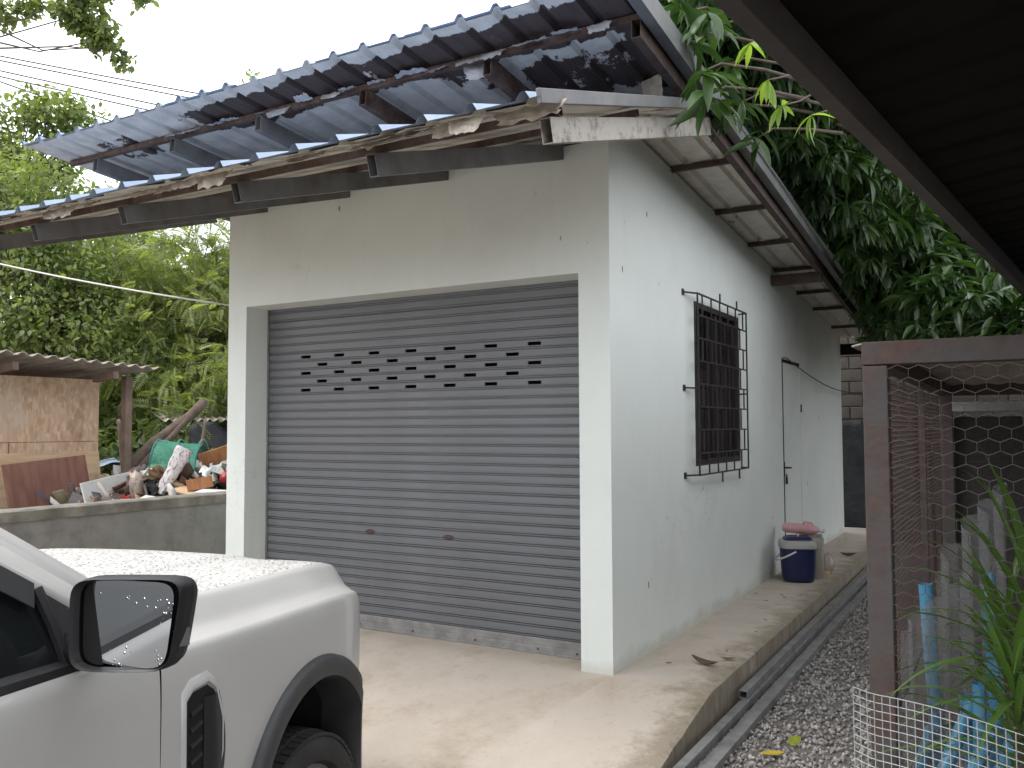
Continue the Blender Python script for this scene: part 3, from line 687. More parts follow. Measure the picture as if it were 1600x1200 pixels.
# hood with power dome
rows = []
for X in st(-.70, .85, 46):
    w = wid(X); h = hz(X); f = float(np.clip((.72 - X) / .5, 0, 1)); g_ = float(np.clip((X + .72) / .2, 0, 1)); d = .028 * f
    half = [(0, h + d + .004), (.15, h + d + .003), (.34, h + d), (.42, h + d - .004), (.47, h + .004), (.52, h + .001), (.66, h + .002), (.78, h), (.82, h - .002), (.8405, h - .006)]
    hh = sub(half, 3)
    rows.append([(X, -q * w, z) for q, z in reversed(hh[1:])] + [(X, q * w, z) for q, z in hh])
P = MB(); P.grid(rows); P.build('hood', MAT['paintwet'], TR, smooth=True)
# doors and bed sides
def side_prof(top, q0=.966): return sub([(q0, top), (.984, top - .03), (.993, top - .075), (.998, top - .15), (1.0, top - .3), (1.0, .82), (.995, .7), (.985, .58), (.955, .46)], 3)
def side_patch(name, xa, xb, ta, tb, mat, arch_c=None, lean=0):
    for s in (-1, 1):
        rows = []; ex = [arch_c + .46 * math.cos(t) for t in np.linspace(0, math.pi, 31)] if arch_c else []
        for X in st(xa, xb, 14, [e for e in ex if xa < e < xb]):
            top = ta + (tb - ta) * (X - xa) / (xb - xa); w = wid(X); pr = side_prof(top); a = arch(X, arch_c, .46, .44, .5) if arch_c else None; zb = a if a else .46; cr = pr[9][1]; r = []
            for q, z in pr:
                zz = z if z >= cr else cr - (cr - z) / (cr - .46) * (cr - zb)
                lx = lean * (1.0 - zz) if X > -.8 and X <= xb and abs(X - xb) < 1e-3 else 0
                r.append((X + lx, s * q * w, zz))
            rows.append(r)
        P = MB(); P.grid(rows); o = P.build(name, mat, TR, smooth=True)
        if name != 'bed_side':
            hb = MB(); yb = s * (wid(xa) + .012); hb.tube([(xa + .1, s * .94, 1.02), (xa + .11, yb + s * .02, 1.03), (xa + .27, yb + s * .02, 1.035), (xa + .28, s * .94, 1.03)], .013, 8); hb.build('handle', MAT['paint'], o, smooth=True)
side_patch('front_door', -1.84, -.7505, 1.262, 1.236, MAT['paint'], lean=.0)
side_patch('rear_door', -2.78, -1.848, 1.275, 1.262, MAT['paint'])
side_patch('bed_side', -4.42, -2.79, 1.29, 1.28, MAT['paint'], RAXL)
P = MB()
for s in (-1, 1): P.box((-4.40, s * .86 - .02, .5), (-2.8, s * .86 + .02, 1.285))
P.box((-4.38, -.84, .6), (-2.82, .84, .66)); P.box((-2.84, -.84, .66), (-2.8, .84, 1.28)); P.build('bed', MAT['dark'], TR)
P = MB(); P.box((-4.45, -.84, .62), (-4.39, .84, 1.27)); P.build('tailgate', MAT['paint'], TR, bevel=.02)
P = MB(); P.box((-4.52, -.88, .45), (-4.4, .88, .6)); P.build('rear_bumper', MAT['dark'], TR, bevel=.02)
P = MB(); P.box((-4.3, -.8, .36), (.55, .8, .46)); P.build('underbody', MAT['black'], TR)
P = MB(); P.box((-2.8, -.84, .46), (-.78, .84, .62)); P.build('sill', MAT['black'], TR)
# greenhouse
for s in (-1, 1):
    P = MB(); rows = []
    for t in np.linspace(0, 1, 14):
        X = -.70 - .77 * t; z = 1.285 + .53 * t - .03 * t * t; y = .83 - .15 * t
        rows.append([(X + .02, s * (y - .06), z + .015), (X, s * (y - .012), z + .022), (X - .03, s * (y + .006), z + .006), (X - .065, s * (y + .008), z - .018), (X - .10, s * (y + .004), z - .045)])
    P.grid(rows).build('windscreen_pillar', MAT['paint'], TR, smooth=True, solid=.012)
    P = MB(); P.tube([(-.73 - .77 * t, s * (.838 - .15 * t), 1.262 + .53 * t - .03 * t * t) for t in np.linspace(0, 1, 10)], .008, 6); P.build('door_seal', MAT['dark'], TR)
P = MB(); rows = []
for X in np.linspace(-1.45, -2.98, 12):
    t = (X + 1.40) / -1.58; zc = 1.80 + .06 * math.sin(math.pi * (t * .8 + .15)) - .02 * t; rows.append([(X, y, zc - .05 * (abs(y) / .68) ** 3) for y in np.linspace(-.69, .69, 15)])
P.grid(rows).build('roof', MAT['paint'], TR, smooth=True, solid=.02)
P = MB(); P.grid([[(-.715 - .76 * t, y * (.77 - .13 * t), 1.29 + .525 * t - .03 * t * t + .0 - .10 * 0 * y) for y in np.linspace(-1, 1, 9)] for t in np.linspace(0, 1, 8)]).build('windscreen', MAT['glass'], TR, smooth=True)
P = MB(); P.grid([[(-.66 - .06 * t, y * .80, 1.275 + .01 * t) for y in np.linspace(-1, 1, 7)] for t in (0, .5, 1)]).build('cowl', MAT['dark'], TR)
P = MB(); P.grid([[(-3.05 + .07 * t, y * (.8 - .13 * t), 1.28 + .5 * t) for y in np.linspace(-1, 1, 7)] for t in np.linspace(0, 1, 5)]).build('rear_window', MAT['glass'], TR)
def yglass(z): return .90 - .215 * ((z - 1.24) / .54) ** 1.15 if z > 1.24 else .90
for s in (-1, 1):
    for nm, poly in (('side_window', [(-1.03, 1.245), (-1.84, 1.26), (-1.84, 1.755), (-1.45, 1.70), (-1.08, 1.44)]), ('side_window', [(-1.93, 1.262), (-2.72, 1.28), (-2.62, 1.72), (-1.93, 1.752)])):
        P = MB(); P.add([(x, s * yglass(z), z) for x, z in poly], [tuple(range(len(poly)))]); P.build(nm, MAT['glass'], TR)
    P = MB(); P.add([(x, s * (yglass(z) + .002), z) for x, z in [(-.84, 1.245), (-1.03, 1.245), (-1.075, 1.425), (-.87, 1.275)]], [(0, 1, 2, 3)]); P.build('mirror_sail', MAT['dark'], TR, solid=.02)
    L1 = [(-.76, 1.262), (-.98, 1.425), (-1.20, 1.58), (-1.46, 1.76)]
    P = MB(); P.add([q for x, z in L1 for q in ((x, s * (yglass(z) - .01), z + .004), (x - .012, s * (yglass(z - .03) + .008), z - .032), (x - .02, s * (yglass(z - .06) + .006), z - .068))], [(i*3+j, i*3+j+1, i*3+j+4, i*3+j+3) for i in range(3) for j in range(2)]); P.build('door_frame', MAT['paint'], TR, smooth=True, solid=.012)
    P = MB(); P.tube([(-1.035, s * .905, 1.245), (-1.055, s * .88, 1.34), (-1.078, s * .85, 1.43)], .014, 6); P.build('window_channel', MAT['dark'], TR)
    P = MB(); P.add([(x, s * (yglass(z) + .004), z) for x, z in [(-1.94, 1.25), (-1.83, 1.25), (-1.83, 1.755), (-1.94, 1.755)]], [(0, 1, 2, 3)]); P.build('door_pillar', MAT['dark'], TR); P = MB(); P.add([(x, s * (yglass(z) + .002), z) for x, z in [(-2.70, 1.27), (-3.03, 1.28), (-2.95, 1.75), (-2.60, 1.73)]], [(0, 1, 2, 3)]); P.build('door_pillar', MAT['dark'], TR)
    rr = [(-.75, .925, 1.236), (-1.03, .918, 1.242), (-1.84, .918, 1.264), (-2.74, .915, 1.279)]
    P = MB(); P.add([q for x, y, z in rr for q in ((x, s * (y + .002), z - .022), (x, s * (y - .002), z + .004), (x, s * (y - .05), z + .022))], [(i*3+j, i*3+j+1, i*3+j+4, i*3+j+3) for i in range(3) for j in range(2)]); P.build('window_trim', MAT['dark'], TR, solid=.006)
    # smoked rain visor along the top of the door glass
    vv = [(-1.085, 1.43), (-1.25, 1.545), (-1.44, 1.675), (-1.84, 1.735), (-2.6, 1.70)]
    P = MB(); P.add([q for x, z in vv for q in ((x, s * (yglass(z) + .014), z + .012), (x - .02 if x > -1.6 else x, s * (yglass(z) + .036), z - .04))], [(i*2, i*2+1, i*2+3, i*2+2) for i in range(4)]); P.build('rain_visor', MAT['dark'], TR, solid=.004)
    P = MB(); P.tube([(-1.44, s * .685, 1.795), (-1.45, s * .69, 1.815), (-2.2, s * .70, 1.83), (-2.9, s * .68, 1.80)], .018, 8); P.build('roof_rail', MAT['dark'], TR, smooth=True)
    # wing mirror
    MI = empty('wing_mirror'); MI.parent = TR
    def ring(x, sc, n=32, oy=0, oz=0, sw=.03):
        out = []
        for k in range(n):
            t = 2 * math.pi * k / n; e = .34
            yv = math.copysign(abs(math.cos(t)) ** e, math.cos(t)) * .118 * sc; zv = math.copysign(abs(math.sin(t)) ** e, math.sin(t)) * .104 * sc
            yv += .016 * zv / .104 * -1 if yv < 0 else 0
            xx = x - sw * (yv / .12)
            out.append((-1.075 + xx, s * (1.105 - yv) + 0, 1.362 + zv + oz))
        return out
    P = MB(); rg = [ring(.0, .93), ring(-.014, .955), ring(-.022, .985), ring(-.018, 1.0), ring(.0, 1.02), ring(.025, 1.02), ring(.045, .98), ring(.068, .88), ring(.085, .72), ring(.095, .5), ring(.098, .2)]
    for a, b in zip(rg, rg[1:]):
        P.add(a + b, [(i, (i + 1) % 32, 32 + (i + 1) % 32, 32 + i) for i in range(32)])
    P.build('mirror_housing', MAT['dark'], MI, smooth=True, auto=50)
    P = MB(); g_ = [(x - .003 * (z - 1.362) / .1, y, z) for x, y, z in ring(-.004, .935, sw=.005)]; P.add(g_, [tuple(range(32))]); P.build('mirror_glass', MAT['mirror'], MI)
    P = MB(); P.add(ring(.012, .93), [tuple(range(32))]); P.build('mirror_back', MAT['black'], MI)
    P = MB(); P.tube([(-1.0, s * .90, 1.275), (-1.02, s * .97, 1.285), (-1.04, s * 1.03, 1.30)], [.05, .04, .045], 12); P.build('mirror_arm', MAT['dark'], MI, smooth=True)
    P = MB(); P.grid([[(-1.075 + .02 + .05 * a + .02, s * (1.105 + .115 + .008 * math.sin(a * 3)), 1.33 + z) for z in (-.02, 0, .02)] for a in (-.5, 0, .3)]); P.build('turn_signal', MAT['fascia'], MI, smooth=True)
    # fender vent
    FV = empty('fender_vent'); FV.parent = TR
    yo = s * .951
    out_ = [(-.655, 1.05), (-.625, 1.075), (-.555, 1.08), (-.52, 1.055), (-.485, .955), (-.485, .86), (-.55, .70), (-.595, .66), (-.635, .66), (-.65, .70)]
    def off(pl, k):
        cx = sum(a for a, _ in pl) / len(pl); cz = sum(b for _, b in pl) / len(pl); return [(cx + (a - cx) * k, cz + (b - cz) * k) for a, b in pl]
    P = MB(); A = off(out_, 1.07); B = off(out_, 1.0); C_ = off(out_, .95); n_ = len(out_)
    P.add([(x, s * .945, z) for x, z in off(out_, 1.16)] + [(x, s * .957, z) for x, z in A] + [(x, s * .957, z) for x, z in B] + [(x, s * .935, z) for x, z in C_], [(k * n_ + i, k * n_ + (i + 1) % n_, (k + 1) * n_ + (i + 1) % n_, (k + 1) * n_ + i) for k in range(3) for i in range(n_)])
    P.build('vent_surround', MAT['paint'], FV, smooth=True, auto=45)
    P = MB(); P.add([(x, s * .952, z) for x, z in C_], [tuple(range(n_))]); P.build('vent_back', MAT['black'], FV)
    P = MB(); P.grid([[(-.60 + .012 * 0 + u * (.075 + .035 * math.sin(math.pi * q)) + .025, s * (.954 + .014 * math.sin(math.pi * min(1, u * 1.1 + .05))), .71 + .33 * q) for u in np.linspace(0, 1, 6)] for q in np.linspace(0, 1, 10)]); P.build('vent_cover', MAT['dark'], FV, smooth=True)
    for k in range(8):
        P = MB(); z = .70 + k * .044; P.bar((-.635, s * .955, z), (-.585, s * .955, z + .012), .01, .012); P.build('vent_fin', MAT['dark'], FV)
    # wheel arch flares, liners, wheels
    for c_, rx, nm in ((AX, .425, 'f'), (RAXL, .46, 'r')):
        P = MB(); rows = []
        for t in np.linspace(-.16, math.pi + .16, 44):
            ct, sn = math.cos(t), math.sin(t); r = []
            for k_, yv in ((1.10, .950), (1.095, .968), (1.07, .978), (1.0, .982), (.93, .975), (.91, .955), (.90, .90), (.92, .80)):
                r.append((c_ + rx * k_ * ct, s * yv * (1 if c_ < -1 else 1) - s * max(0, (c_ + rx * k_ * ct - .42)) * .55 * (c_ > 0), .50 + .44 * k_ * sn))
            rows.append(r)
        P.grid(rows).build('arch_flare', MAT['trim'], TR, smooth=True, auto=50)
        P = MB(); rows = [[(c_ + rx * .93 * math.cos(t), s * yv, .5 + .44 * .93 * math.sin(t)) for yv in (.90, .75, .5)] for t in np.linspace(-.3, math.pi + .3, 24)]
        P.grid(rows); P.add([(c_, s * .5, .5)] + [r[2] for r in rows], [(0, i, i + 1) for i in range(1, len(rows))]); P.build('wheel_liner', MAT['black'], TR, smooth=True)
        WH = empty('wheel', (c_ + .03, s * .80, .348)); WH.parent = TR
        if c_ == AX and True: WH.rotation_euler = (0, 0, rad(-4))
        R_ = .348; wd = .125
        prof = [(.235, -wd * .8), (.25, -wd), (.29, -wd * 1.08), (.32, -wd * 1.02), (R_ - .012, -wd * .85), (R_ - .006, -wd * .6), (R_ - .004, 0), (R_ - .006, wd * .6), (R_ - .012, wd * .85), (.32, wd * 1.02), (.29, wd * 1.08), (.25, wd), (.235, wd * .8)]
        P = MB(); P.lathe(prof, 64, (0, 0, 0), 'Y')
        for k in range(60):
            a0 = 2 * math.pi * k / 60
            for j, yv in enumerate((-.1, -.045, .01, .062, .112)):
                a = a0 + (.05 if j % 2 else 0); cx, cz = math.cos(a), math.sin(a); tx_, tz_ = -cz, cx; l, h_, w_ = .014, .012, .021
                rr_ = R_ - .008 - (.007 if j in (0, 4) else 0); vs_ = []
                for dr in (0, h_):
                    for dl, dw in ((-l, -w_), (l, -w_), (l, w_), (-l, w_)):
                        sk = .006 * (1 if j < 2 else -1) * (dl > 0)
                        vs_.append(((rr_ + dr) * cx + tx_ * dl, yv + dw + sk, (rr_ + dr) * cz + tz_ * dl))
                P.add(vs_, [(4, 5, 6, 7), (0, 1, 5, 4), (1, 2, 6, 5), (2, 3, 7, 6), (3, 0, 4, 7)])
        P.build('tyre', MAT['rubber'], WH, smooth=True, auto=30)
        P = MB(); P.lathe([(.02, s * .06), (.06, s * .075), (.07, s * .05), (.09, s * .04), (.2, s * .06), (.225, s * .09), (.24, s * .1), (.24, -s * .1)], 36, (0, 0, 0), 'Y')
        for k in range(6):
            a = 2 * math.pi * k / 6; P.bar((.06 * math.cos(a), s * .07, .06 * math.sin(a)), (.225 * math.cos(a), s * .085, .225 * math.sin(a)), .05, .025, up=(0, 1, 0))
        P.build('rim', MAT['galv'], WH, smooth=True, auto=30)
    # head lamp
    P = MB(); P.grid([[(X, s * (wid(X) + .004) * .99, z) for X in (.53, .58, .63, .68, .72)] for z in (.98, 1.03, 1.08)]); P.build('headlight', MAT['glass'], TR, smooth=True)
P = MB(); P.grid([[(.848 - .32 * max(0, abs(y) - .25) ** 1.6, y, z) for y in np.linspace(-.66, .66, 15)] for z in (.76, .86, .97, 1.07)]); P.build('radiator_grille', MAT['dark'], TR, smooth=True, solid=.05)
P = MB(); P.grid([[(.86 - .55 * max(0, abs(y) - .25) ** 1.5, y, z) for y in np.linspace(-.74, .74, 19)] for z in (.42, .5, .6, .72)]); P.build('front_bumper', MAT['dark'], TR, smooth=True, solid=.06)

# ------------------------------------------------------------------ carport over the viewer, with the house wall added behind it to block light
CP = empty('carport', (1.9, -3, GZ), 0, 'dark corrugated carport roof with brown grey edge beam', 'carport')
CPo = Vector((1.9, -3, GZ))
def loc(P, o): P.v = [(v[0] - o.x, v[1] - o.y, v[2] - o.z) for v in P.v]; return P
ce0 = Vector((1.571, -2.902, 2.42)); cdir = (Vector((2.213, 2.642, 2.42)) - ce0).normalized(); cnor = Vector((cdir.y, -cdir.x, 0))
def cp(t, u, z=0): return ce0 + cdir * t + cnor * u + Vector((0, 0, .10 * u + z))
P = MB(); ts = corr_xs(-3.9, 8.2, .25, 0, .03, .025)
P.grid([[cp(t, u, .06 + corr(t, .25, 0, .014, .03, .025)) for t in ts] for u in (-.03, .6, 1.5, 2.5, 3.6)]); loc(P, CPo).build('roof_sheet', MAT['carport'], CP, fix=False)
P = MB(); P.hollow(cp(-3.85, .0, -.0), cp(8.1, .0, -.0), .05, .1); loc(P, CPo).build('edge_beam', MAT['carbeam'], CP, bevel=.003)
for u in (.75, 1.6, 2.5, 3.4):
    P = MB(); P.hollow(cp(-3.85, u, 0), cp(8.1, u, 0), .05, .08); loc(P, CPo).build('purlin', MAT['carbeam'], CP)
for t in (-3.8, 7.6):
    P = MB(); P.hollow(cp(t, .03, -.1), cp(t, 3.6, -.1), .05, .1); loc(P, CPo).build('rafter', MAT['carbeam'], CP)
for t, u in ((-3.8, .05), (7.3, .05)):
    P = MB(); a = cp(t, u, -.05); P.hollow((a.x, a.y, GZ - .05), a, .09, .09, up=(0, 1, 0)); loc(P, CPo).build('post', MAT['carbeam'], CP)
HW = MB(); rows = []
a, b = cp(.8, 3.62), cp(9.5, 3.62)
HW.bar((a.x, a.y, 1.4), (b.x, b.y, 1.4), .15, 3.4); tag(HW.build('blackout_wall', MAT['blackout'], base=True), 'added house wall along the far side of the carport', 'wall')  # wall added to block light and darken the view through the coop

# ------------------------------------------------------------------ back wall behind the garage
BW = empty('block_wall', (3, 10.0, GZ), 0, 'dark weathered concrete block wall behind the garage', 'wall')
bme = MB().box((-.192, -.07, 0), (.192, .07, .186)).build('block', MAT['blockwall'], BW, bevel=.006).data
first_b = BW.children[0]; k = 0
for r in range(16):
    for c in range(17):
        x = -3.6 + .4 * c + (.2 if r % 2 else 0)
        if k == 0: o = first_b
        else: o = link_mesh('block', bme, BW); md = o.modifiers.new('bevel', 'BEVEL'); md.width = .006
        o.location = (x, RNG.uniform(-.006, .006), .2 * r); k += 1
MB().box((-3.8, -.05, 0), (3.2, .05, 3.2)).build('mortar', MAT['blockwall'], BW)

# ------------------------------------------------------------------ boundary wall on the far left
LW = empty('boundary_wall', (-3.8, 0, -.5), 0, 'low weathered grey concrete boundary wall beside the garage', 'wall')
P = MB(); P.box((-.09, -9, 0), (.03, 9.5, 1.33)); P.build('wall_body', MAT['oldwall'], LW)
P = MB(); rows = []
for y in np.linspace(-9.02, 9.5, 240):
    j = lambda q: .006 * noise.noise((y * 5, q, 2)) + .004 * noise.noise((y * 17, q, 2))
    rows.append([(.055 + j(1), y, 1.331), (.06 + j(2), y, 1.40 + j(3)), (.045, y, 1.41 + j(4)), (-.10, y, 1.412 + j(5)), (-.12, y, 1.40 + j(6)), (-.12, y, 1.331), (.055 + j(1), y, 1.331)])
P.grid(rows).build('coping', MAT['wallcap'], LW, smooth=True, auto=40)

# ------------------------------------------------------------------ chicken coop
CO = empty('chicken_coop', (1.779, -2.389, GZ), 0, 'rusty steel framed chicken coop covered in hexagonal wire', 'coop')
CD, CWd, CH = 2.54, 1.9, 1.885                   # depth (y), width (x), height
for x, y in ((0, 0), (CWd, 0), (0, CD), (CWd, CD)):
    P = MB(); P.hollow((x, y, 0), (x, y, CH - .062), .058, .058, up=(0, 1, 0)); P.build('post', MAT['coop'], CO, bevel=.004)
for y in (0, CD):
    P = MB(); P.hollow((-.03, y, CH - .03), (CWd + .03, y, CH - .03), .058, .058); P.build('top_beam', MAT['coop'], CO, bevel=.004)
for x in (0, CWd):
    P = MB(); P.hollow((x, .03, CH - .034), (x, CD - .03, CH - .034), .05, .05); P.build('side_beam', MAT['coop'], CO, bevel=.004)
for y, z in ((CD - .04, CH - .115),):
    P = MB(); P.bar((.03, y, z), (CWd - .03, y, z), .03, .05); P.build('cross_rail', MAT['galv'], CO, bevel=.003)
for p0, p1 in (((0, CD - .03, .92), (0, .03, .92)), ((.03, CD, .62), (CWd, CD, .62)), ((0, 1.2, .03), (0, 1.2, CH - .06))):
    P = MB(); P.bar(p0, p1, .022, .022, up=(1, 0, 0) if abs(p1[2] - p0[2]) > 1 else (0, 0, 1)); P.build('cross_rail', MAT['coop'], CO)
def hexnet(P, f, w, h, cell, r, sides=3, skip=0):
    """f(u,v)->point; hex net width w, height h"""
    cw = cell; ch = cell * .86 ; nodes = set(); segs = []
    rows = int(h / (ch * .75)) + 1; cols = int(w / cw) + 1
    for i in range(rows):
        for j in range(cols):
            cx = (j + .5 * (i % 2)) * cw; cy = i * ch * .75
            jt = lambda k: (.05 * cell * noise.noise((cx * 40 + k, cy * 40, k)))
            pts = [(cx + cw/2 , cy + ch/4), (cx, cy + ch/2), (cx - cw/2, cy + ch/4), (cx - cw/2, cy - ch/4)]
            for a, b in zip(pts, pts[1:]):
                if max(a[0], b[0]) <= w and min(a[0], b[0]) >= 0 and max(a[1], b[1]) <= h and min(a[1], b[1]) >= 0: segs.append((a, b))
    for a, b in segs: P.tube([f(*a), f(*b)], r, sides, False)
    return P
warp = lambda u, v, q: .012 * noise.noise((u * 2.2, v * 2.2, q))
P = MB(); hexnet(P, lambda u, v: Vector((.03 + u, -.032 + warp(u, v, 1), .1 + v + .01 * noise.noise((u * 3, v * 3, 9)))), CWd - .06, CH - .16, .048, .0009); tag(P.build('front_wire', MAT['wiregrey'], CO, fix=False), kind='stuff')
P = MB(); hexnet(P, lambda u, v: Vector((-.032 + warp(u, v, 4), .03 + u, .02 + v)), CD - .06, CH - .08, .026, .0014); tag(P.build('side_wire', MAT['wirerust'], CO, fix=False), kind='stuff')
P = MB(); hexnet(P, lambda u, v: Vector((.03 + u, CD + .032 + warp(u, v, 7), .02 + v)), CWd - .06, CH - .08, .055, .0009); tag(P.build('rear_wire', MAT['wirerust'], CO, fix=False), kind='stuff')
P = MB(); P.grid([[(x, y, CH - .004 - .004 * math.sin(x * 60)) for x in np.linspace(-.06, CWd + .1, 120)] for y in (.02, 1.3, CD + .1)]); P.build('roof_sheet', MAT['tin'], CO, solid=.004)
P = MB(); P.grid([[(x, CD + .05, z) for x in np.linspace(.03, CWd, 10)] for z in (0, .7, 1.72)]); P.build('added_dark_board', MAT['blackout'], CO, solid=.01)  # dark board added in place of the shade inside the coop
# insect netting hung inside: pleated, cut on the slant
def net(name, label, x0, y0, dx, dy, w, zt0, zt1, pleats, amp, seed):
    P = MB(); d = Vector((dx, dy, 0)).normalized(); nn = Vector((d.y, -d.x, 0)); rows = []
    for j in range(31):
        v = j / 30; r = []
        for i in range(91):
            u = i / 90; zt = zt0 + (zt1 - zt0) * u ** .8 + .015 * noise.noise((u * 9, seed, 1)); z = GZ + .01 + (zt - GZ) * v
            a = amp * (math.sin(u * pleats * 6.28 + 1.4 * noise.noise((u * 3, v * 2, seed))) + .5 * noise.noise((u * 7, v * 1.6, seed + 3))) * (.6 + .4 * v)
            r.append(Vector((x0, y0, z)) + d * (u * w * (1 + .06 * (1 - v))) + nn * a)
        rows.append(r)
    tag(P.grid(rows).build(name, MAT['net'], smooth=True, base=True), label, 'netting', 'white netting in the chicken coop')
net('insect_netting', 'bunched white netting low against the coop post', 1.80, -2.19, .6, 1, .30, .89, 1.02, 4, .018, 1)
net('insect_netting', 'tall white netting rising behind the upright blue pipe', 1.86, -1.86, .35, 1, .56, 1.0, 1.25, 4, .03, 5)
# square welded mesh standing in front
P = MB(); hgt = 1.04; path = []
for k in range(81):
    t = k / 80
    x = 1.742 + .78 * t + .0 ; y = -2.645 - .13 * t - .05 * math.sin(t * 3.0) + .5 * max(0, .06 - t)
    path.append((x, y))
def mp_(u, v):
    k = min(int(u * 80), 79); f_ = u * 80 - k; a, b = path[k], path[k + 1]
    return Vector((a[0] + (b[0] - a[0]) * f_, a[1] + (b[1] - a[1]) * f_ + .02 * math.sin(v * 3 + u * 4) * (1 - v), GZ + .005 + hgt * v + .012 * math.sin(u * 7) + .03 * (1 - u) * v))
nu, nv = 46, 60
for i in range(nu + 1): P.tube([mp_(i / nu, v) for v in np.linspace(0, 1, 13)], .0011, 4, False)
for j in range(nv + 1): P.tube([mp_(u, j / nv) for u in np.linspace(0, 1, 41)], .0011, 4, False)
tag(P.build('wire_mesh_screen', MAT['wirewhite'], base=True, fix=False), 'white square wire mesh screen standing in front of the coop', 'wire mesh')
# blue pipes
def pipe(a, b, label, r=.0175):
    P = MB(); a = Vector(a); b = Vector(b); d = (b - a).normalized(); P.tube([a, b], r, 14, False); P.tube([a + d * .001, b - d * .001], r - .003, 14, False)
    tag(P.build('water_pipe', MAT['pvc'], smooth=True, auto=50, base=True), label, 'pipe', 'blue plastic pipes by the coop')
pipe((1.905, -2.03, GZ), (1.848, -2.02, 1.005), 'upright blue plastic pipe leaning inside the coop', .019)
pipe((2.03, -1.82, GZ), (1.99, -1.55, .98), 'second upright blue pipe behind the white netting', .019)
for k, (a, b) in enumerate([((1.97, -2.30), (1530, 1068)), ((2.0, -2.32), (1556, 1075)), ((2.02, -2.28), (1508, 1085))]):
    q = at(b[0], b[1], 2.15 + .06 * k); pipe((a[0], a[1], GZ), tuple(q), ['short blue pipe stub left of the strap-leaved plant', 'middle blue pipe stub beside the strap-leaved plant', 'blue pipe stub lying lowest in the pipe bundle'][k], .016)
for k, (p0, p1, d) in enumerate([((1460, 1240), (1520, 1095), 2.12), ((1500, 1260), (1555, 1120), 2.05), ((1545, 1260), (1585, 1150), 2.0), ((1430, 1230), (1455, 1140), 2.3)]):
    a = at(p0[0], p0[1], d); b = at(p1[0], p1[1], d + .12); a = a + (b - a).normalized() * -((a.z - GZ) / max(.05, (b - a).normalized().z)); pipe(tuple(a), tuple(b), ['long blue pipe offcut crossing the bundle behind the mesh screen', 'blue pipe offcut propped in the middle of the bundle', 'blue pipe offcut at the plant end of the bundle', 'blue pipe offcut propped beside the coop netting'][k], .017)
# strap-leaved plant
def strap(P, base, d, L, w, droop, seed):
    d = Vector(d).normalized(); side = d.cross(Vector((0, 0, 1))).normalized(); rows = []; p = Vector(base); dirv = d.copy(); n = 12
    for i in range(n + 1):
        t = i / n; ww = w * (math.sin(math.pi * (.12 + .88 * t)) ** .7) * (1 - t ** 4) + .0008
        up = side.cross(dirv).normalized()
        rows.append([p - side * ww + up * ww * .35, p, p + side * ww + up * ww * .35])
        p = p + dirv * (L / n); dirv = (dirv + Vector((0, 0, -droop * (.3 + t) / n))).normalized(); dirv = (dirv + side * .02 * math.sin(seed)).normalized()
    return P.grid(rows)
def plant(loc_, label, nl, spread, L, tilt):
    E = empty('strap_leaf_plant', loc_, 0, label, 'plant', 'strap leaved plants by the coop')
    MB().tube([(0, 0, 0), (.02, 0, .3), (.0, .02, tilt)], [.018, .014, .01], 8).build('stem', MAT['bark'], E)
    for k in range(nl):
        a = k * 2.399 + .3; el = rad(75 - 70 * (k / nl) + RNG.uniform(-8, 8)); z = tilt * (.75 + .25 * (1 - k / nl))
        P = MB(); strap(P, (0.0, 0.0, z), (math.cos(a) * math.cos(el), math.sin(a) * math.cos(el), math.sin(el)), L * RNG.uniform(.75, 1.1), .009 * RNG.uniform(.7, 1.25), RNG.uniform(1.2, 2.2) * spread, k); P.build('leaf', MAT['leaf_strap'], E, smooth=True)
q = at(1612, 930, 2.12); plant((q.x, q.y, GZ), 'tall strap-leaved green plant with arching leaves beside the pipes', 50, 1, .42, q.z - GZ + .02)
q = at(1585, 1075, 2.0); plant((q.x, q.y, GZ), 'shorter strap-leaved plant hanging over the mesh screen', 38, 1.2, .34, q.z - GZ + .02)
q = at(1570, 990, 2.5); plant((q.x, q.y, GZ), 'shaded strap-leaved plant inside the coop behind the others', 34, 1.1, .36, q.z - GZ + .02)

# ------------------------------------------------------------------ steel tubes lying beside the walkway
def steel(y0, y1, x, z, w, h, label, tw=0):
    P = MB(); P.hollow((x, y0, z + h / 2), (x + tw, y1, z + h / 2), w, h, .003); tag(P.build('steel_tube', MAT['galv'], bevel=.002, base=True), label, 'steel tube', 'steel tubes along the walkway')
steel(-1.25, 6.9, .664, GZ, .05, .07, 'long dark steel tube lying tight against the walkway', -.02)
steel(-1.2, 6.6, .775, GZ + .005, .048, .05, 'outer long steel tube lying on the gravel', -.05)
steel(.42, 5.9, .645, GZ + .071, .05, .045, 'short steel tube stacked on top against the walkway', -.02)
steel(-1.5, 4.0, .722, GZ, .03, .03, 'thin steel tube wedged between the two long ones', -.03)

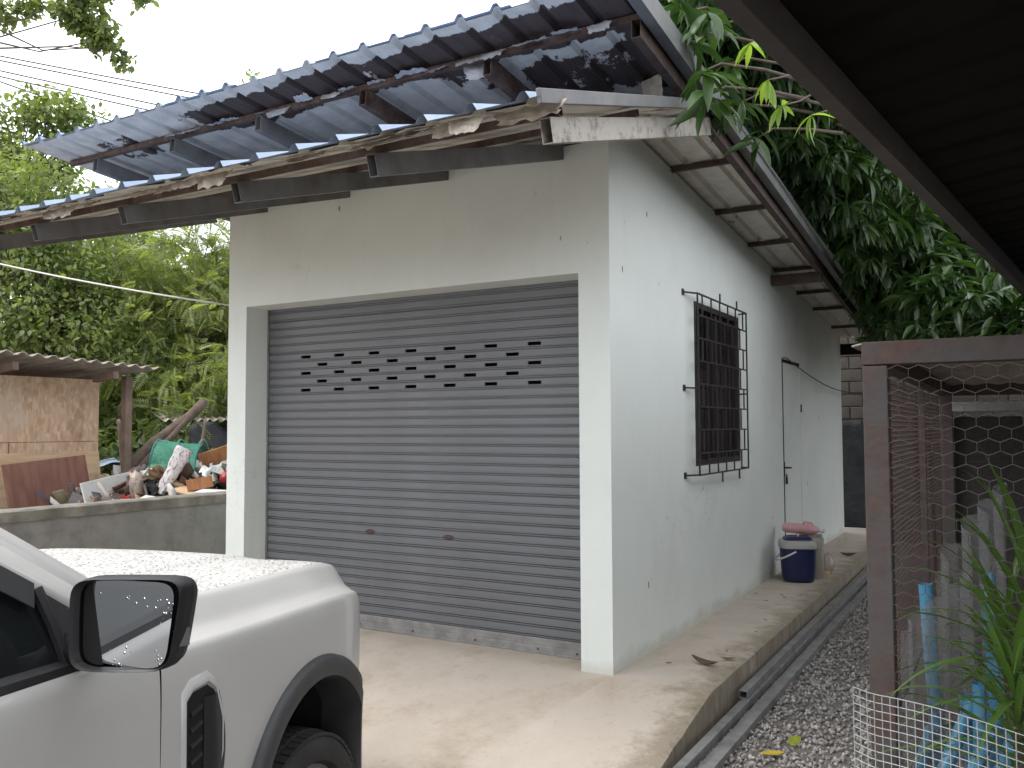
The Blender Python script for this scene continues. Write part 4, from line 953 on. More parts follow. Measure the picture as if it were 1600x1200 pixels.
# ------------------------------------------------------------------ things on the walkway
CL = empty('cooler_box', (.26, 3.76, 0), rad(-72), 'navy blue drinks cooler with grey lid and white handle on the walkway', 'cooler')
def squircle(P, secs, n=36, e=.5):
    rows = []
    for (a, b, z) in secs:
        r = []
        for k in range(n + 1):
            t = 2 * math.pi * k / n; r.append((math.copysign(abs(math.cos(t)) ** e, math.cos(t)) * a, math.copysign(abs(math.sin(t)) ** e, math.sin(t)) * b, z))
        rows.append(r)
    P.grid(rows); P.add(rows[0][:-1], [tuple(range(n))]); P.add(rows[-1][:-1], [tuple(range(n))]); return P
squircle(MB(), [(.125, .12, 0), (.14, .135, .012), (.15, .145, .05), (.165, .158, .30), (.167, .16, .315)]).build('body', MAT['cooler'], CL, smooth=True, auto=50)
squircle(MB(), [(.17, .163, .314), (.178, .17, .32), (.178, .17, .355), (.168, .16, .378), (.14, .135, .388)]).build('lid_rim', MAT['coolerlid'], CL, smooth=True, auto=50)
squircle(MB(), [(.14, .135, .386), (.13, .125, .405), (.10, .1, .418), (.04, .04, .42)]).build('lid', MAT['cooler'], CL, smooth=True, auto=50)
P = MB(); P.tube([(-.05, 0, .415), (-.045, 0, .435), (.045, 0, .435), (.05, 0, .415)], .009, 8); P.build('lid_grip', MAT['pink'], CL, smooth=True)
P = MB(); hb = []
for k in range(25):
    t = math.pi * k / 24; hb.append((-.185 * math.cos(t), -.03 - .17 * math.sin(t) * .99, .295 - .10 * math.sin(t)))
P.tube(hb, .009, 8); P.build('carry_handle', MAT['white'], CL, smooth=True)
BX = empty('storage_jug', (.335, 4.02, 0), rad(8), 'tall beige plastic container standing behind the cooler', 'container')
squircle(MB(), [(.11, .11, 0), (.115, .115, .02), (.115, .115, .37), (.09, .09, .4)], e=.35).build('body', MAT['beige'], BX, smooth=True, auto=50)
squircle(MB(), [(.1, .1, .39), (.1, .1, .41)], e=.5).build('lid', MAT['beige'], BX, smooth=True, auto=50)
PJ = empty('pink_bottle', (.27, 3.97, .41), rad(-18), 'pink plastic bottle with white cap lying across the container lid', 'bottle')
P = MB(); pr = [(0.001, -.2), (.05, -.2), (.058, -.18), (.06, -.05), (.056, .0), (.06, .05), (.058, .1), (.03, .15), (.018, .17), (.018, .19)]
P.lathe(pr, 20); P.v = [(z, x * .9, y * .85 + .054) for x, y, z in P.v]; P.build('body', MAT['pink'], PJ, smooth=True, auto=50)
P = MB(); P.tube([(.0, 0, .1), (.02, 0, .125), (.09, 0, .12), (.11, 0, .085)], .009, 8); P.build('grip', MAT['pink'], PJ, smooth=True)
P = MB(); P.lathe([(.001, 0), (.021, 0), (.021, .04), (.001, .042)], 14); P.v = [(z + .185, x, y + .054) for x, y, z in P.v]; P.build('cap', MAT['white'], PJ, smooth=True, auto=40)
P = MB(); tv_, tf_ = stone_template()
import bmesh
bm = bmesh.new(); bmesh.ops.create_icosphere(bm, subdivisions=3, radius=1)
vs_ = [(v.co.x * .065 * (1 + .35 * noise.noise(v.co * 2)), v.co.y * .065 * (1 + .35 * noise.noise(v.co * 2.5)), v.co.z * .11 * (1 + .25 * noise.noise(v.co * 3)) + .115) for v in bm.verts]; fs_ = [tuple(v.index for v in f.verts) for f in bm.faces]; bm.free()
P.add([(a + .46, b + 4.12, max(c, .002)) for a, b, c in vs_], fs_); tag(P.build('plastic_bag', MAT['bag'], smooth=True, base=True), 'small knotted clear plastic bag beside the beige container', 'bag')
P = MB(); P.box((.40, 4.0, 0), (.50, 4.07, .06)); tag(P.build('wood_offcut', MAT['ply'], base=True, bevel=.004), 'small pale wooden offcut at the foot of the beige container', 'wood')
def leaf_obj(name, label, loc_, rz, L, w, mat, curl=.3, cat='leaf', group=None, tilt=0):
    P = MB(); rows = []
    for i in range(9):
        t = i / 8; ww = w * math.sin(math.pi * min(1, t * .95 + .04)) ** .8; rows.append([(L * (t - .5), -ww, curl * .5 * ww + curl * L * (t - .5) ** 2 + .002), (L * (t - .5), 0, curl * L * (t - .5) ** 2 + .002), (L * (t - .5), ww, curl * .9 * ww + curl * L * (t - .5) ** 2 + .002)])
    o = P.grid(rows).build(name, mat, smooth=True); o.location = loc_; o.rotation_euler = (tilt, 0, rz); tag(o, label, cat, group); return o
leaf_obj('fallen_leaf', 'long curled dry brown leaf on the walkway edge', (.40, .48, .004), rad(-20), .2, .03, MAT['dryleaf'], .7, group='fallen leaves')
leaf_obj('fallen_leaf', 'small dry leaf beside the long curled brown leaf', (.49, .66, .004), rad(20), .09, .014, MAT['dryleaf'], .6, group='fallen leaves')
leaf_obj('fallen_leaf', 'yellow orange leaf lying flat on the gravel', (.975, -.25, GZ + .028), rad(35), .13, .028, MAT['yellowleaf'], .15, group='fallen leaves')
leaf_obj('fallen_leaf', 'yellow green leaf standing up beside the orange one on the gravel', (1.03, -.02, GZ + .03), rad(70), .12, .024, MAT['limeleaf'], .2, group='fallen leaves', tilt=rad(50))
for k in range(16):
    x, y = RNG.uniform(.03, .55), RNG.uniform(.3, 7.6)
    leaf_obj('leaf_crumb', 'tiny dry leaf crumb on the walkway', (x, y, .004), RNG.uniform(0, 6), RNG.uniform(.025, .05), .007, MAT['dryleaf'], .6, group='leaf crumbs on the walkway')
leaf_obj('fallen_leaf', 'curled dry leaf at the far end of the walkway', (.42, 5.6, .005), .4, .17, .04, MAT['dryleaf'], .8, group='fallen leaves')

# ------------------------------------------------------------------ neighbour's yard beyond the boundary wall
OS = empty('strand_board_shed', (-6.35, -1, GZ), 0, 'tan strand board shed with old corrugated roof beyond the wall', 'shed')
yend = 2.0
k = 0
for (y0, y1, z0, z1) in ((-2.6, -.72, 1.55, 2.34), (-.71, .62, 1.55, 2.28), (.63, yend, 1.55, 2.2), (-2.6, .05, .75, 1.545), (.06, 1.05, .75, 1.545), (1.06, yend, .75, 1.545), (-2.6, -.4, 0, .745), (-.39, yend, 0, .745)):
    P = MB(); P.box((-.02 + .004 * (k % 3), y0 + 1e-3, z0), (.0 + .004 * (k % 3), y1, z1)); P.build('board', MAT['osb'], OS, bevel=.002); k += 1
P = MB(); P.box((-2.6, yend - .02, 0), (-.021, yend, 2.18)); P.build('end_wall', MAT['osb'], OS)
P = MB(); P.box((-2.6, -2.6, 0), (-2.57, yend - .021, 2.3)); P.build('back_wall', MAT['osb'], OS)
P = MB(); q = np.linspace(-2.9, 2.42, 160)
P.grid([[(x, y, 2.42 - .035 * (y + 1) + .02 * math.sin(y * 42) + .07 * x) for y in q] for x in (-2.9, -1.2, .42)]); P.build('roof_sheet', MAT['tin'], OS, solid=.008, smooth=True)
for y in (-1.4, -.3, .9, 1.95):
    P = MB(); P.bar((-2.7, y, 2.30 - .035 * (y + 1) - .19), (.36, y, 2.34 - .035 * (y + 1)), .06, .08); P.build('rafter', MAT['timber'], OS, bevel=.004)
P = MB(); P.bar((.05, 2.3, 0), (.05, 2.3, 2.25), .08, .08, up=(0, 1, 0)); P.build('post', MAT['timber'], OS)
P = MB(); P.box((.012, -2.0, .62), (.05, .35, .70)); P.box((.012, .27, .50), (.05, .35, .62)); P.build('teal_trim', MAT['teal'], OS)
def lean_board(name, label, px, dep, w, h, th, mat, tiltb, roll, yaw=0, group='boards leaning on the shed'):
    """board standing on the yard floor, leaning towards -X; px = photo pixel of the middle of its top edge"""
    tp = at(px[0], px[1], dep); L = (tp.z - GZ) / math.cos(rad(tiltb)); P = MB(); P.box((-th / 2, -w / 2, 0), (th / 2, w / 2, L)); o = P.build(name, mat, bevel=.003)
    o.rotation_euler = (rad(roll), -rad(tiltb), rad(yaw)); o.location = (tp.x + math.sin(rad(tiltb)) * L, tp.y + math.sin(rad(roll)) * L, GZ + .004); tag(o, label, 'board', group)
lean_board('leaning_board', 'wide pale plywood sheet leaning against the shed', (72, 708), 8.35, 1.1, 1, .02, MAT['ply'], 9, 0)
lean_board('leaning_board', 'red brown veneer board leaning in front of the plywood', (70, 718), 8.05, .8, 1, .025, MAT['brownboard'], 10, 5)
lean_board('leaning_board', 'white laminate board leaning beside the red brown board', (165, 744), 7.9, .52, 1, .02, MAT['whiteboard'], 12, 9)
# heap of rubbish: mound plus scraps
HC = at(285, 770, 8.6); HC.z = GZ
def mound(x, y):
    dx, dy = (x - HC.x) / 2.1, (y - HC.y) / 2.3; r = dx * dx + dy * dy
    return 1.22 * math.exp(-r * 1.1) * (1 + .22 * noise.noise((x * 2, y * 2, 0))) + .05 * noise.noise((x * 6, y * 6, 3))
P = MB(); P.grid([[(HC.x + u, HC.y + v, GZ - .03 + max(0, mound(HC.x + u, HC.y + v) - .06)) for u in np.linspace(-3.2, 1.1, 50)] for v in np.linspace(-2.6, 3.6, 60)])
tag(P.build('rubbish_heap', MAT['soil'], smooth=True), 'heap of mixed rubbish and debris behind the boundary wall', 'rubbish', kind='stuff')
n = 1500; bx = np.array([(-1,-1,-1),(1,-1,-1),(1,1,-1),(-1,1,-1),(-1,-1,1),(1,-1,1),(1,1,1),(-1,1,1)], float); bf = np.array([(3,2,1,0),(4,5,6,7),(0,1,5,4),(1,2,6,5),(2,3,7,6),(3,0,4,7)])
px_ = HC.x + RNG.normal(-.35, .85, n); py_ = HC.y + RNG.normal(0, 1.1, n); px_ = np.minimum(px_, -4.1)
pz_ = np.array([GZ + max(0, mound(a, b) - .05) for a, b in zip(px_, py_)]) + RNG.uniform(-.02, .07, n)
sc = np.stack([RNG.uniform(.02, .2, n), RNG.uniform(.008, .07, n), RNG.uniform(.002, .012, n)], -1) * RNG.uniform(.5, 1.2, n)[:, None]
V, Fc = instance(bx, bf, np.stack([px_, py_, pz_], -1), rotmats(n), sc)
tag(link_mesh('rubbish_scraps', np_mesh('scraps', V, Fc), mat=MAT['scrap']), 'scattered scraps of wood, plastic and card covering the heap', 'rubbish', kind='stuff')
def hz_at(x, y): return GZ + max(0, mound(x, y) - .09)
def slab_item(name, label, px, dep, dims, rot, mat, cat):
    c = at(px[0], px[1], dep); P = MB(); a, b, h = dims; P.box((-a/2, -b/2, -h/2), (a/2, b/2, h/2)); o = P.build(name, mat, bevel=min(.004, h / 3)); o.location = c; o.rotation_euler = [rad(r) for r in rot]; tag(o, label, cat, 'rubbish heap items'); return o
slab_item('orange_board', 'upright orange veneer panel against the black tarpaulin', (340, 728), 8.5, (.02, .3, .34), (18, 5, -30), MAT['orange'], 'board')
E1 = empty('wooden_tray', at(312, 757, 7.9), rad(-25), 'broken orange wooden tray lying on the rubbish heap', 'tray', 'rubbish heap items')
for lo, hi in (((-.2, -.11, -.05), (.2, -.095, .05)), ((-.2, .095, -.05), (.2, .11, .05)), ((-.2, -.095, -.05), (-.185, .095, .05)), ((.185, -.095, -.05), (.2, .095, .05)), ((-.185, -.095, -.05), (.185, .095, -.04))): MB().box(lo, hi).build('drawer_side', MAT['orange'], E1, bevel=.002)
E1.rotation_euler = (rad(10), rad(-6), rad(-40))
slab_item('white_plank', 'long white plank lying across the heap left of the printed sack', (228, 748), 8.2, (.5, .06, .04), (0, -12, -35), MAT['whiteboard'], 'plank')
slab_item('pale_board', 'pale flat board on the heap in front of the orange tray', (305, 770), 7.7, (.45, .22, .02), (5, 8, 10), MAT['ply'], 'board')
slab_item('white_box_lid', 'white box lid lying next to the garage corner', (338, 771), 7.6, (.32, .2, .04), (4, 3, 30), MAT['whiteboard'], 'lid')
slab_item('grey_foam_sheet', 'bent grey foam sheet on the heap under the green net', (262, 733), 8.6, (.4, .3, .012), (25, -20, 20), MAT['coolerlid'], 'foam sheet')
slab_item('white_foam_sheet', 'crumpled white foam sheet beside the green net', (290, 740), 8.3, (.3, .22, .012), (-20, 35, 50), MAT['white'], 'foam sheet')
slab_item('tan_plank', 'tan plank sticking out of the heap below the orange tray', (285, 762), 7.9, (.55, .07, .03), (0, 14, -15), MAT['ply'], 'plank')
# printed sack
def sack_mat():
    M, n, b, _ = new_mat('printed_plastic_sack'); v = coords(n, (16, 16, 7)); x = N(n, 'ShaderNodeTexVoronoi'); x.inputs['Scale'].default_value = 2.6; n.links.new(v, x.inputs['Vector'])
    c = ramp(n, x.outputs['Distance'], [(.16, (.4, .12, .17)), (.24, (.5, .48, .48)), (.66, (.55, .53, .53)), (.74, (.25, .2, .22))]); n.links.new(c, b.inputs['Base Color']); b.inputs['Roughness'].default_value = .4; bump(n, b, nz(n, coords(n), 14, 4), .8, .02); return M
P = MB(); rows = []
for i in range(15):
    t = i / 14; w = .07 * (1 - .2 * math.sin(t * 5)) * (.3 + .7 * min(1, t * 5)); rows.append([(w * math.cos(a) + .022 * noise.noise((t * 7, a, 1)), .4 * w * math.sin(a) + .02 * noise.noise((t * 6, a * 2, 7)), .46 * t) for a in np.linspace(0, 6.283, 15)])
o = P.grid(rows).build('printed_sack', sack_mat(), smooth=True); o.location = at(250, 772, 7.8); o.rotation_euler = (rad(-12), rad(24), rad(30)); tag(o, 'white plastic sack printed in red lying upright on the heap', 'sack', 'rubbish heap items')
def lump(name, label, px, dep, s, mat, cat, seed):
    bm = bmesh.new(); bmesh.ops.create_icosphere(bm, subdivisions=3, radius=1); P = MB()
    P.add([(v.co.x * s[0] * (1 + .4 * noise.noise(v.co * 1.7 + Vector((seed, 0, 0)))), v.co.y * s[1] * (1 + .4 * noise.noise(v.co * 2.1 + Vector((0, seed, 0)))), v.co.z * s[2] * (1 + .4 * noise.noise(v.co * 2.4))) for v in bm.verts], [tuple(v.index for v in f.verts) for f in bm.faces]); bm.free()
    o = P.build(name, mat, smooth=True); o.location = at(px[0], px[1], dep); tag(o, label, cat, 'rubbish heap items')
lump('red_bag', 'crumpled red plastic bag low on the heap by the white board', (212, 776), 7.9, (.12, .1, .08), MAT['red'], 'bag', 2)
lump('red_cloth', 'small red bundle beside the garage wall', (352, 748), 8.0, (.05, .05, .06), MAT['red'], 'bundle', 5)
lump('clear_bag', 'knotted clear plastic bag above the red bag', (213, 758), 7.8, (.06, .06, .12), MAT['bag'], 'bag', 8)
lump('black_bag', 'black rubbish bag at the foot of the orange panel', (335, 752), 8.3, (.16, .14, .1), MAT['dark'], 'bag', 11)
lump('navy_bag', 'dark navy bag left of the red bag', (200, 770), 8.3, (.1, .12, .09), MAT['cooler'], 'bag', 14)
lump('white_bag', 'torn white plastic bag at the foot of the printed sack', (232, 782), 7.6, (.1, .08, .04), MAT['white'], 'bag', 17)
for q in range(16):
    cols = ['white', 'coolerlid', 'whiteboard', 'dark', 'beige', 'bluetarp', 'ply']; names = ['white plastic', 'grey plastic', 'white card', 'black plastic', 'beige cloth', 'faded blue tarpaulin', 'tan card']
    t_ = q % 7; px, py, d = RNG.uniform(205, 350), RNG.uniform(728, 775), RNG.uniform(7.8, 8.8); P = MB(); w, h = RNG.uniform(.12, .3), RNG.uniform(.1, .24); rows = []
    for i in range(9): rows.append([(w * (i / 8 - .5), h * (j / 8 - .5), .09 * noise.noise((i * .55 + q * 7, j * .55, q)) + .04 * noise.noise((i * 1.4, j * 1.4 + q, 3))) for j in range(9)])
    o = P.grid(rows).build('crumpled_sheet', MAT[cols[t_]], smooth=True); o.location = at(px, py, d); o.rotation_euler = (RNG.uniform(-.8, .8), RNG.uniform(-.8, .8), RNG.uniform(0, 6)); tag(o, 'crumpled ' + names[t_] + ' scrap on the rubbish heap', 'scrap', 'crumpled ' + names[t_] + ' scraps')
# arched green net
GN = empty('green_net', (0, 0, 0), 0, 'arched green netting cage on top of the rubbish heap', 'net'); c = at(282, 735, 8.5); GN.location = (c.x, c.y, c.z - .12)
P = MB(); rows = []
for i in range(9):
    u = i / 8; rows.append([((u - .5) * .42, -.3 * math.cos(t), .42 * math.sin(t) * (1 - .12 * u) + .015 * noise.noise((u * 5, t * 3, 0))) for t in np.linspace(.02, math.pi - .02, 22)])
P.grid(rows).build('netting', MAT['greennet'], GN, smooth=True)
for u in (-.21, 0, .21):
    P = MB(); P.tube([(u, -.302 * math.cos(t), .423 * math.sin(t)) for t in np.linspace(0, math.pi, 20)], .008, 6); P.build('hoop', MAT['teal'], GN)
GN.rotation_euler = (0, 0, rad(35))
# leaning trunks, poles, tarpaulin, reed hut, teal drum
def log(name, label, a, b, r0, r1, mat, cat, group, seed):
    P = MB(); a = Vector(a); b = Vector(b); pts = []; rr = []
    for i in range(13):
        t = i / 12; pts.append(a.lerp(b, t) + Vector((noise.noise((t * 3, seed, 0)), noise.noise((t * 3, seed, 5)), noise.noise((t * 3, seed, 9)))) * .06 * (r0 / .1)); rr.append((r0 + (r1 - r0) * t) * (1 + .12 * noise.noise((t * 9, seed, 2))))
    tag(P.tube(pts, rr, 10).build(name, mat, smooth=True, base=True), label, cat, group)
log('leaning_log', 'thick dark log leaning up from the shed corner into the foliage', at(150, 775, 9.3), at(318, 628, 11.0), .075, .06, MAT['log'], 'log', 'logs leaning behind the heap', 1)
log('leaning_log', 'thinner dark log leaning just below the thick one', at(165, 790, 9.1), at(292, 655, 10.6), .045, .03, MAT['log'], 'log', 'logs leaning behind the heap', 4)
log('thin_pole', 'thin bare pole standing in front of the black tarpaulin', at(304, 760, 9.6), at(321, 655, 9.7), .022, .014, MAT['timber'], 'pole', 'thin poles', 7)
log('thin_pole', 'thin pole standing against the reed hut', at(192, 740, 10.6), at(185, 655, 10.6), .02, .02, MAT['timber'], 'pole', 'thin poles', 9)
a, b = at(296, 700, 11.5), at(420, 700, 13.0)
P = MB(); P.grid([[(a.x + (b.x - a.x) * u + .03 * noise.noise((u * 7, v * 4, 0)), a.y + (b.y - a.y) * u + .05 * noise.noise((u * 9, v * 5, 3)), GZ + (1.72 + .06 * math.sin(u * 9)) * v) for u in np.linspace(0, 1, 40)] for v in np.linspace(0, 1, 24)])
tag(P.build('black_tarpaulin', MAT['tarp'], smooth=True, base=True, solid=.01), 'black tarpaulin screen hung behind the rubbish heap', 'tarpaulin')
RH = empty('reed_hut', (0, 0, 0), 0, 'small reed walled hut under a faded blue tarpaulin', 'hut'); c = at(185, 720, 12.0); RH.location = (c.x, c.y, GZ); RH.rotation_euler = (0, 0, rad(55))
for k in range(34):
    P = MB(); y = -.5 + k * .03; P.tube([(.4, y, 0), (.4 + RNG.uniform(-.02, .02), y + RNG.uniform(-.01, .01), 1.08 + RNG.uniform(-.04, .02))], .014, 5); P.build('reed', MAT['straw'], RH)
P = MB(); P.grid([[(-.5 + 1.0 * u, -.62 + 1.24 * v, 1.02 + .26 * math.sin(math.pi * u) ** .8 * (1 - .3 * abs(v - .5)) + .03 * noise.noise((u * 5, v * 5, 0))) for u in np.linspace(0, 1, 20)] for v in np.linspace(0, 1, 16)]); P.build('tarpaulin_cover', MAT['bluetarp'], RH, smooth=True, solid=.01)
for x, y in ((.38, -.52), (.38, .52), (-.42, -.52), (-.42, .52)): P = MB(); P.tube([(x, y, 0), (x, y, 1.05)], .03, 6); P.build('corner_post', MAT['timber'], RH)
c = at(245, 690, 12.2); DR = empty('teal_drum', (c.x, c.y, GZ), 0, 'teal plastic drum half hidden behind the leaning logs', 'drum')
P = MB(); P.lathe([(.001, 0), (.2, 0), (.21, .03), (.23, .5), (.21, .97), (.22, 1.0), (.22, 1.05), (.19, 1.06), (.001, 1.05)], 24); P.v = [(x * .8, y * .8, z * 1.33) for x, y, z in P.v]; P.build('body', MAT['teal'], DR, smooth=True, auto=40)
P = MB(); P.lathe([(.17, 1.40), (.185, 1.40), (.185, 1.43), (.001, 1.435)], 20); P.build('lid', MAT['teal'], DR)
AW = empty('tin_awning', (0, 0, 0), 0, 'rusty tin awning edge above the black tarpaulin', 'awning'); c = at(350, 645, 12.5); AW.location = (c.x, c.y, GZ); AW.rotation_euler = (0, 0, rad(60))
P = MB(); P.grid([[(x, y, 1.85 + .12 * y + .02 * math.sin(x * 60)) for x in np.linspace(-.9, 1.6, 120)] for y in (-.5, .6)]); P.build('roof_sheet', MAT['tin'], AW, solid=.006)
for x in (-.8, 1.5): P = MB(); P.tube([(x, 0, 0), (x, 0, 1.84)], .03, 6); P.build('post', MAT['timber'], AW)

# ------------------------------------------------------------------ trees
def tpl_oval():
    v = np.array([(0,0,0),(.27,.35,.05),(.2,.75,0),(0,1,-.1),(-.2,.75,0),(-.27,.35,.05),(0,.45,-.02)], float)
    return v, np.array([(0,1,6),(1,2,6),(2,3,6),(3,4,6),(4,5,6),(5,0,6)])
def tpl_quad():
    v = np.array([(0,0,0),(.24,.45,.04),(0,1,-.06),(-.24,.45,.04)], float); return v, np.array([(0,1,2),(0,2,3)])
def tpl_mango():
    v = []; f = []; ys_ = [0, .25, .5, .75, 1]; ww = [.02, .1, .125, .085, .004]
    for i, (y, w) in enumerate(zip(ys_, ww)):
        z = -.32 * y * y; v += [(-w, y, z + w * .45), (0, y, z), (w, y, z + w * .45)]
    for i in range(4):
        for j in range(2):
            a = i*3+j; f += [(a, a+1, a+4), (a, a+4, a+3)]
    return np.array(v, float), np.array(f)
def tpl_feather(n=9):
    v = [(-.008,0,0),(.008,0,0),(0,1,-.22)]; f = [(0,1,2)]
    for i in range(n):
        t = .12 + .86 * i / (n - 1); L = .30 * (1 - .55 * abs(t - .45)); z = -.22 * t * t
        for s in (-1, 1):
            k = len(v); dx, dy = s * L * .92, L * .38; nx, ny = -.055 * .5, .055
            v += [(0, t - .03, z), (dx * .55, t + dy * .5 - .045, z - .01), (dx, t + dy, z - .05), (dx * .45, t + dy * .5 + .05, z)]
            f += [(k, k+1, k+2), (k, k+2, k+3)] if s > 0 else [(k+2, k+1, k), (k+3, k+2, k)]
    return np.array(v, float), np.array(f)
def aim(D, jitter=0):
    """rotation matrices whose local +Y follows D and local Z stays roughly up"""
    D = D / np.linalg.norm(D, axis=1)[:, None]; up = np.tile([0., 0, 1], (len(D), 1)) + RNG.normal(0, jitter, (len(D), 3))
    X = np.cross(D, up); X /= np.linalg.norm(X, axis=1)[:, None] + 1e-9; Z = np.cross(X, D); return np.stack([X, D, Z], -1)
TPL = {'oval': tpl_oval(), 'quad': tpl_quad(), 'mango': tpl_mango(), 'feather': tpl_feather()}
def crown_pts(blobs, n, shell=.55):
    """points inside ellipsoids, denser towards the surface"""
    vol = np.array([b[3] * b[4] * b[5] for b in blobs]) ** .8; vol /= vol.sum(); k = RNG.choice(len(blobs), n, p=vol); B = np.array(blobs)[k]
    d = RNG.normal(size=(n, 3)); d /= np.linalg.norm(d, axis=1)[:, None]; r = RNG.random(n) ** shell
    r *= 1 + .25 * np.sin(d[:, 0] * 5 + B[:, 0]) * np.sin(d[:, 1] * 6) * np.cos(d[:, 2] * 4)
    return B[:, :3] + d * r[:, None] * B[:, 3:], d
def tree(name, label, base, fork, blobs, leaf, mat, clumps, per, spread, size, group, trunk_r=.14, droop=.3, twigs=60, shell=.45, cat='tree', jit=.5, trunk=True):
    base = Vector(base); E = empty(name, base, 0, label, cat, group); fork = Vector(fork)
    C, dn = crown_pts(blobs, clumps, shell); V = []; 
    tv, tf = TPL[leaf]; n = clumps * per; pos = np.repeat(C, per, 0) + RNG.normal(0, spread, (n, 3)) * np.array([1, 1, .8])
    outd = np.repeat(dn, per, 0)
    D = outd * .5 + RNG.normal(0, .8, (n, 3)); D[:, 2] -= droop
    s = RNG.uniform(.65, 1.25, n) * size
    V, Fc = instance(tv, tf, pos - np.array(base), aim(D, jit), s)
    link_mesh('crown', np_mesh('crown', V, Fc), E, mat=mat)
    P = MB(); b0 = Vector((0, 0, 0)); fk = fork - base; mid = b0.lerp(fk, .5) + Vector((RNG.normal(0, .12), RNG.normal(0, .12), 0))
    P.tube([b0, b0.lerp(mid, .5), mid, mid.lerp(fk, .5), fk], [trunk_r * 1.25, trunk_r, trunk_r * .92, trunk_r * .85, trunk_r * .75], 10)
    P.build('trunk', MAT['bark'], E, smooth=True)
    P = MB(); sel = RNG.choice(len(C), min(twigs, len(C)), replace=False)
    for i in sel:
        e = Vector(C[i]) - base; s_ = fk.lerp(mid, RNG.uniform(0, .5)); m1 = s_.lerp(e, .4) + Vector(RNG.normal(0, .16, 3)); m2 = s_.lerp(e, .75) + Vector(RNG.normal(0, .1, 3))
        P.tube([s_, m1, m2, e], [trunk_r * .32, trunk_r * .2, trunk_r * .11, .006], 5)
    tag(P.build('branches', MAT['bark'], E, smooth=True), kind='stuff')
    return E
def B(px, py, d, rx, ry, rz): p = at(px, py, d); return (p.x, p.y, p.z, rx, ry, rz)
LG = 'trees beyond the boundary wall'
def gbase(px, d): p = at(px, 700, d); return (p.x, p.y, GZ - .05)
# feathery tree beside the garage
tree('feathery_tree', 'feathery yellow green tree rising right beside the garage wall', gbase(330, 13.5), at(300, 560, 13.5),
     [B(290, 470, 13.5, 1.1, 1.1, .9), B(345, 420, 14, 1.3, 1.2, .9), B(240, 560, 13, .8, .8, .65), B(330, 600, 12.6, .8, .8, .5), B(210, 440, 14.5, .9, .9, .8), B(400, 500, 14.5, 1.3, 1.3, 1.1), B(280, 640, 12.3, .6, .6, .35)],
     'feather', MAT['leaf_feather'], 520, 9, .16, .26, LG, .11, .45)
tree('broadleaf_tree', 'bushy broadleaf tree growing directly behind the strand board shed', gbase(60, 12.5), at(60, 520, 12.5),
     [B(40, 400, 12.5, 1.1, 1.1, .8), B(120, 450, 12.8, .9, .9, .7), B(-40, 330, 12.5, 1.2, 1.2, 1.0), B(110, 520, 12.3, .9, .9, .5), B(20, 500, 12, .9, .9, .5), B(60, 300, 13, .9, .9, .55), B(150, 330, 13.5, .5, .5, .35)],
     'oval', MAT['leaf_broad'], 430, 36, .17, .095, LG, .13, .5)
tree('tall_tree', 'tall tree whose thin crown stands against the sky above the wires', gbase(-30, 15), at(10, 300, 15),
     [B(85, 175, 15, .75, .6, .38), B(120, 205, 15, .5, .5, .3), B(40, 160, 15, .3, .3, .2), B(20, 260, 15, .7, .7, .4), B(70, 265, 15.2, .6, .6, .3), B(-60, 200, 15, .9, .9, .7)],
     'oval', MAT['leaf_broad'], 230, 24, .13, .12, LG, .12, .4, twigs=60)
tree('feathery_tree', 'darker feathery tree between the shed roof and the garage', gbase(190, 15.5), at(190, 520, 15.5),
     [B(180, 470, 15.5, 1.1, 1.1, 1.0), B(140, 560, 15, 1.0, 1.0, .7), B(235, 600, 15, .9, .9, .8), B(190, 660, 14, .9, .9, .4), B(180, 390, 16, .9, .9, .6)],
     'feather', MAT['leaf_broad'], 330, 9, .18, .3, LG, .12, .45)
for k, (px, d, py, w, lab) in enumerate([(-60, 20, 470, 2.6, 'pale far tree farthest along the lane behind the shed'), (130, 22, 480, 2.6, 'pale far tree behind the darker feathery tree'), (320, 21, 500, 2.6, 'pale far tree behind the garage gable'), (480, 24, 500, 3.2, 'pale far tree hidden mostly by the garage'), (-260, 22, 440, 3.2, 'pale far tree at the end of the power lines')]):
    tree('far_tree', lab, gbase(px, d), at(px, 560, d), [B(px, py, d, w, w, 2.2), B(px + 60, py + 90, d - 1, w * .7, w * .7, 1.4), B(px - 70, py + 120, d - 1, w * .7, w * .7, 1.4)], 'quad', MAT['leaf_far'], 190, 22, .26, .26, 'far trees behind the yard', .2, .35)
tree('understory_shrub', 'dense low shrub under the leaning logs', gbase(255, 12.2), at(255, 730, 12.2), [B(255, 725, 12.4, 1.0, 1.0, .5), B(190, 690, 13.2, 1.0, .9, .45), B(320, 690, 13.2, .8, .8, .5)], 'oval', MAT['leaf_broad'], 240, 24, .14, .12, 'shrubs in the yard', .03, .3, cat='shrub')
tree('understory_shrub', 'low shrub between the shed and the reed hut', gbase(150, 14), at(170, 690, 14), [B(170, 680, 14, 1.6, 1.4, .7), B(60, 640, 14.5, 1.6, 1.6, .9)], 'oval', MAT['leaf_broad'], 240, 24, .18, .15, 'shrubs in the yard', .03, .3, cat='shrub')
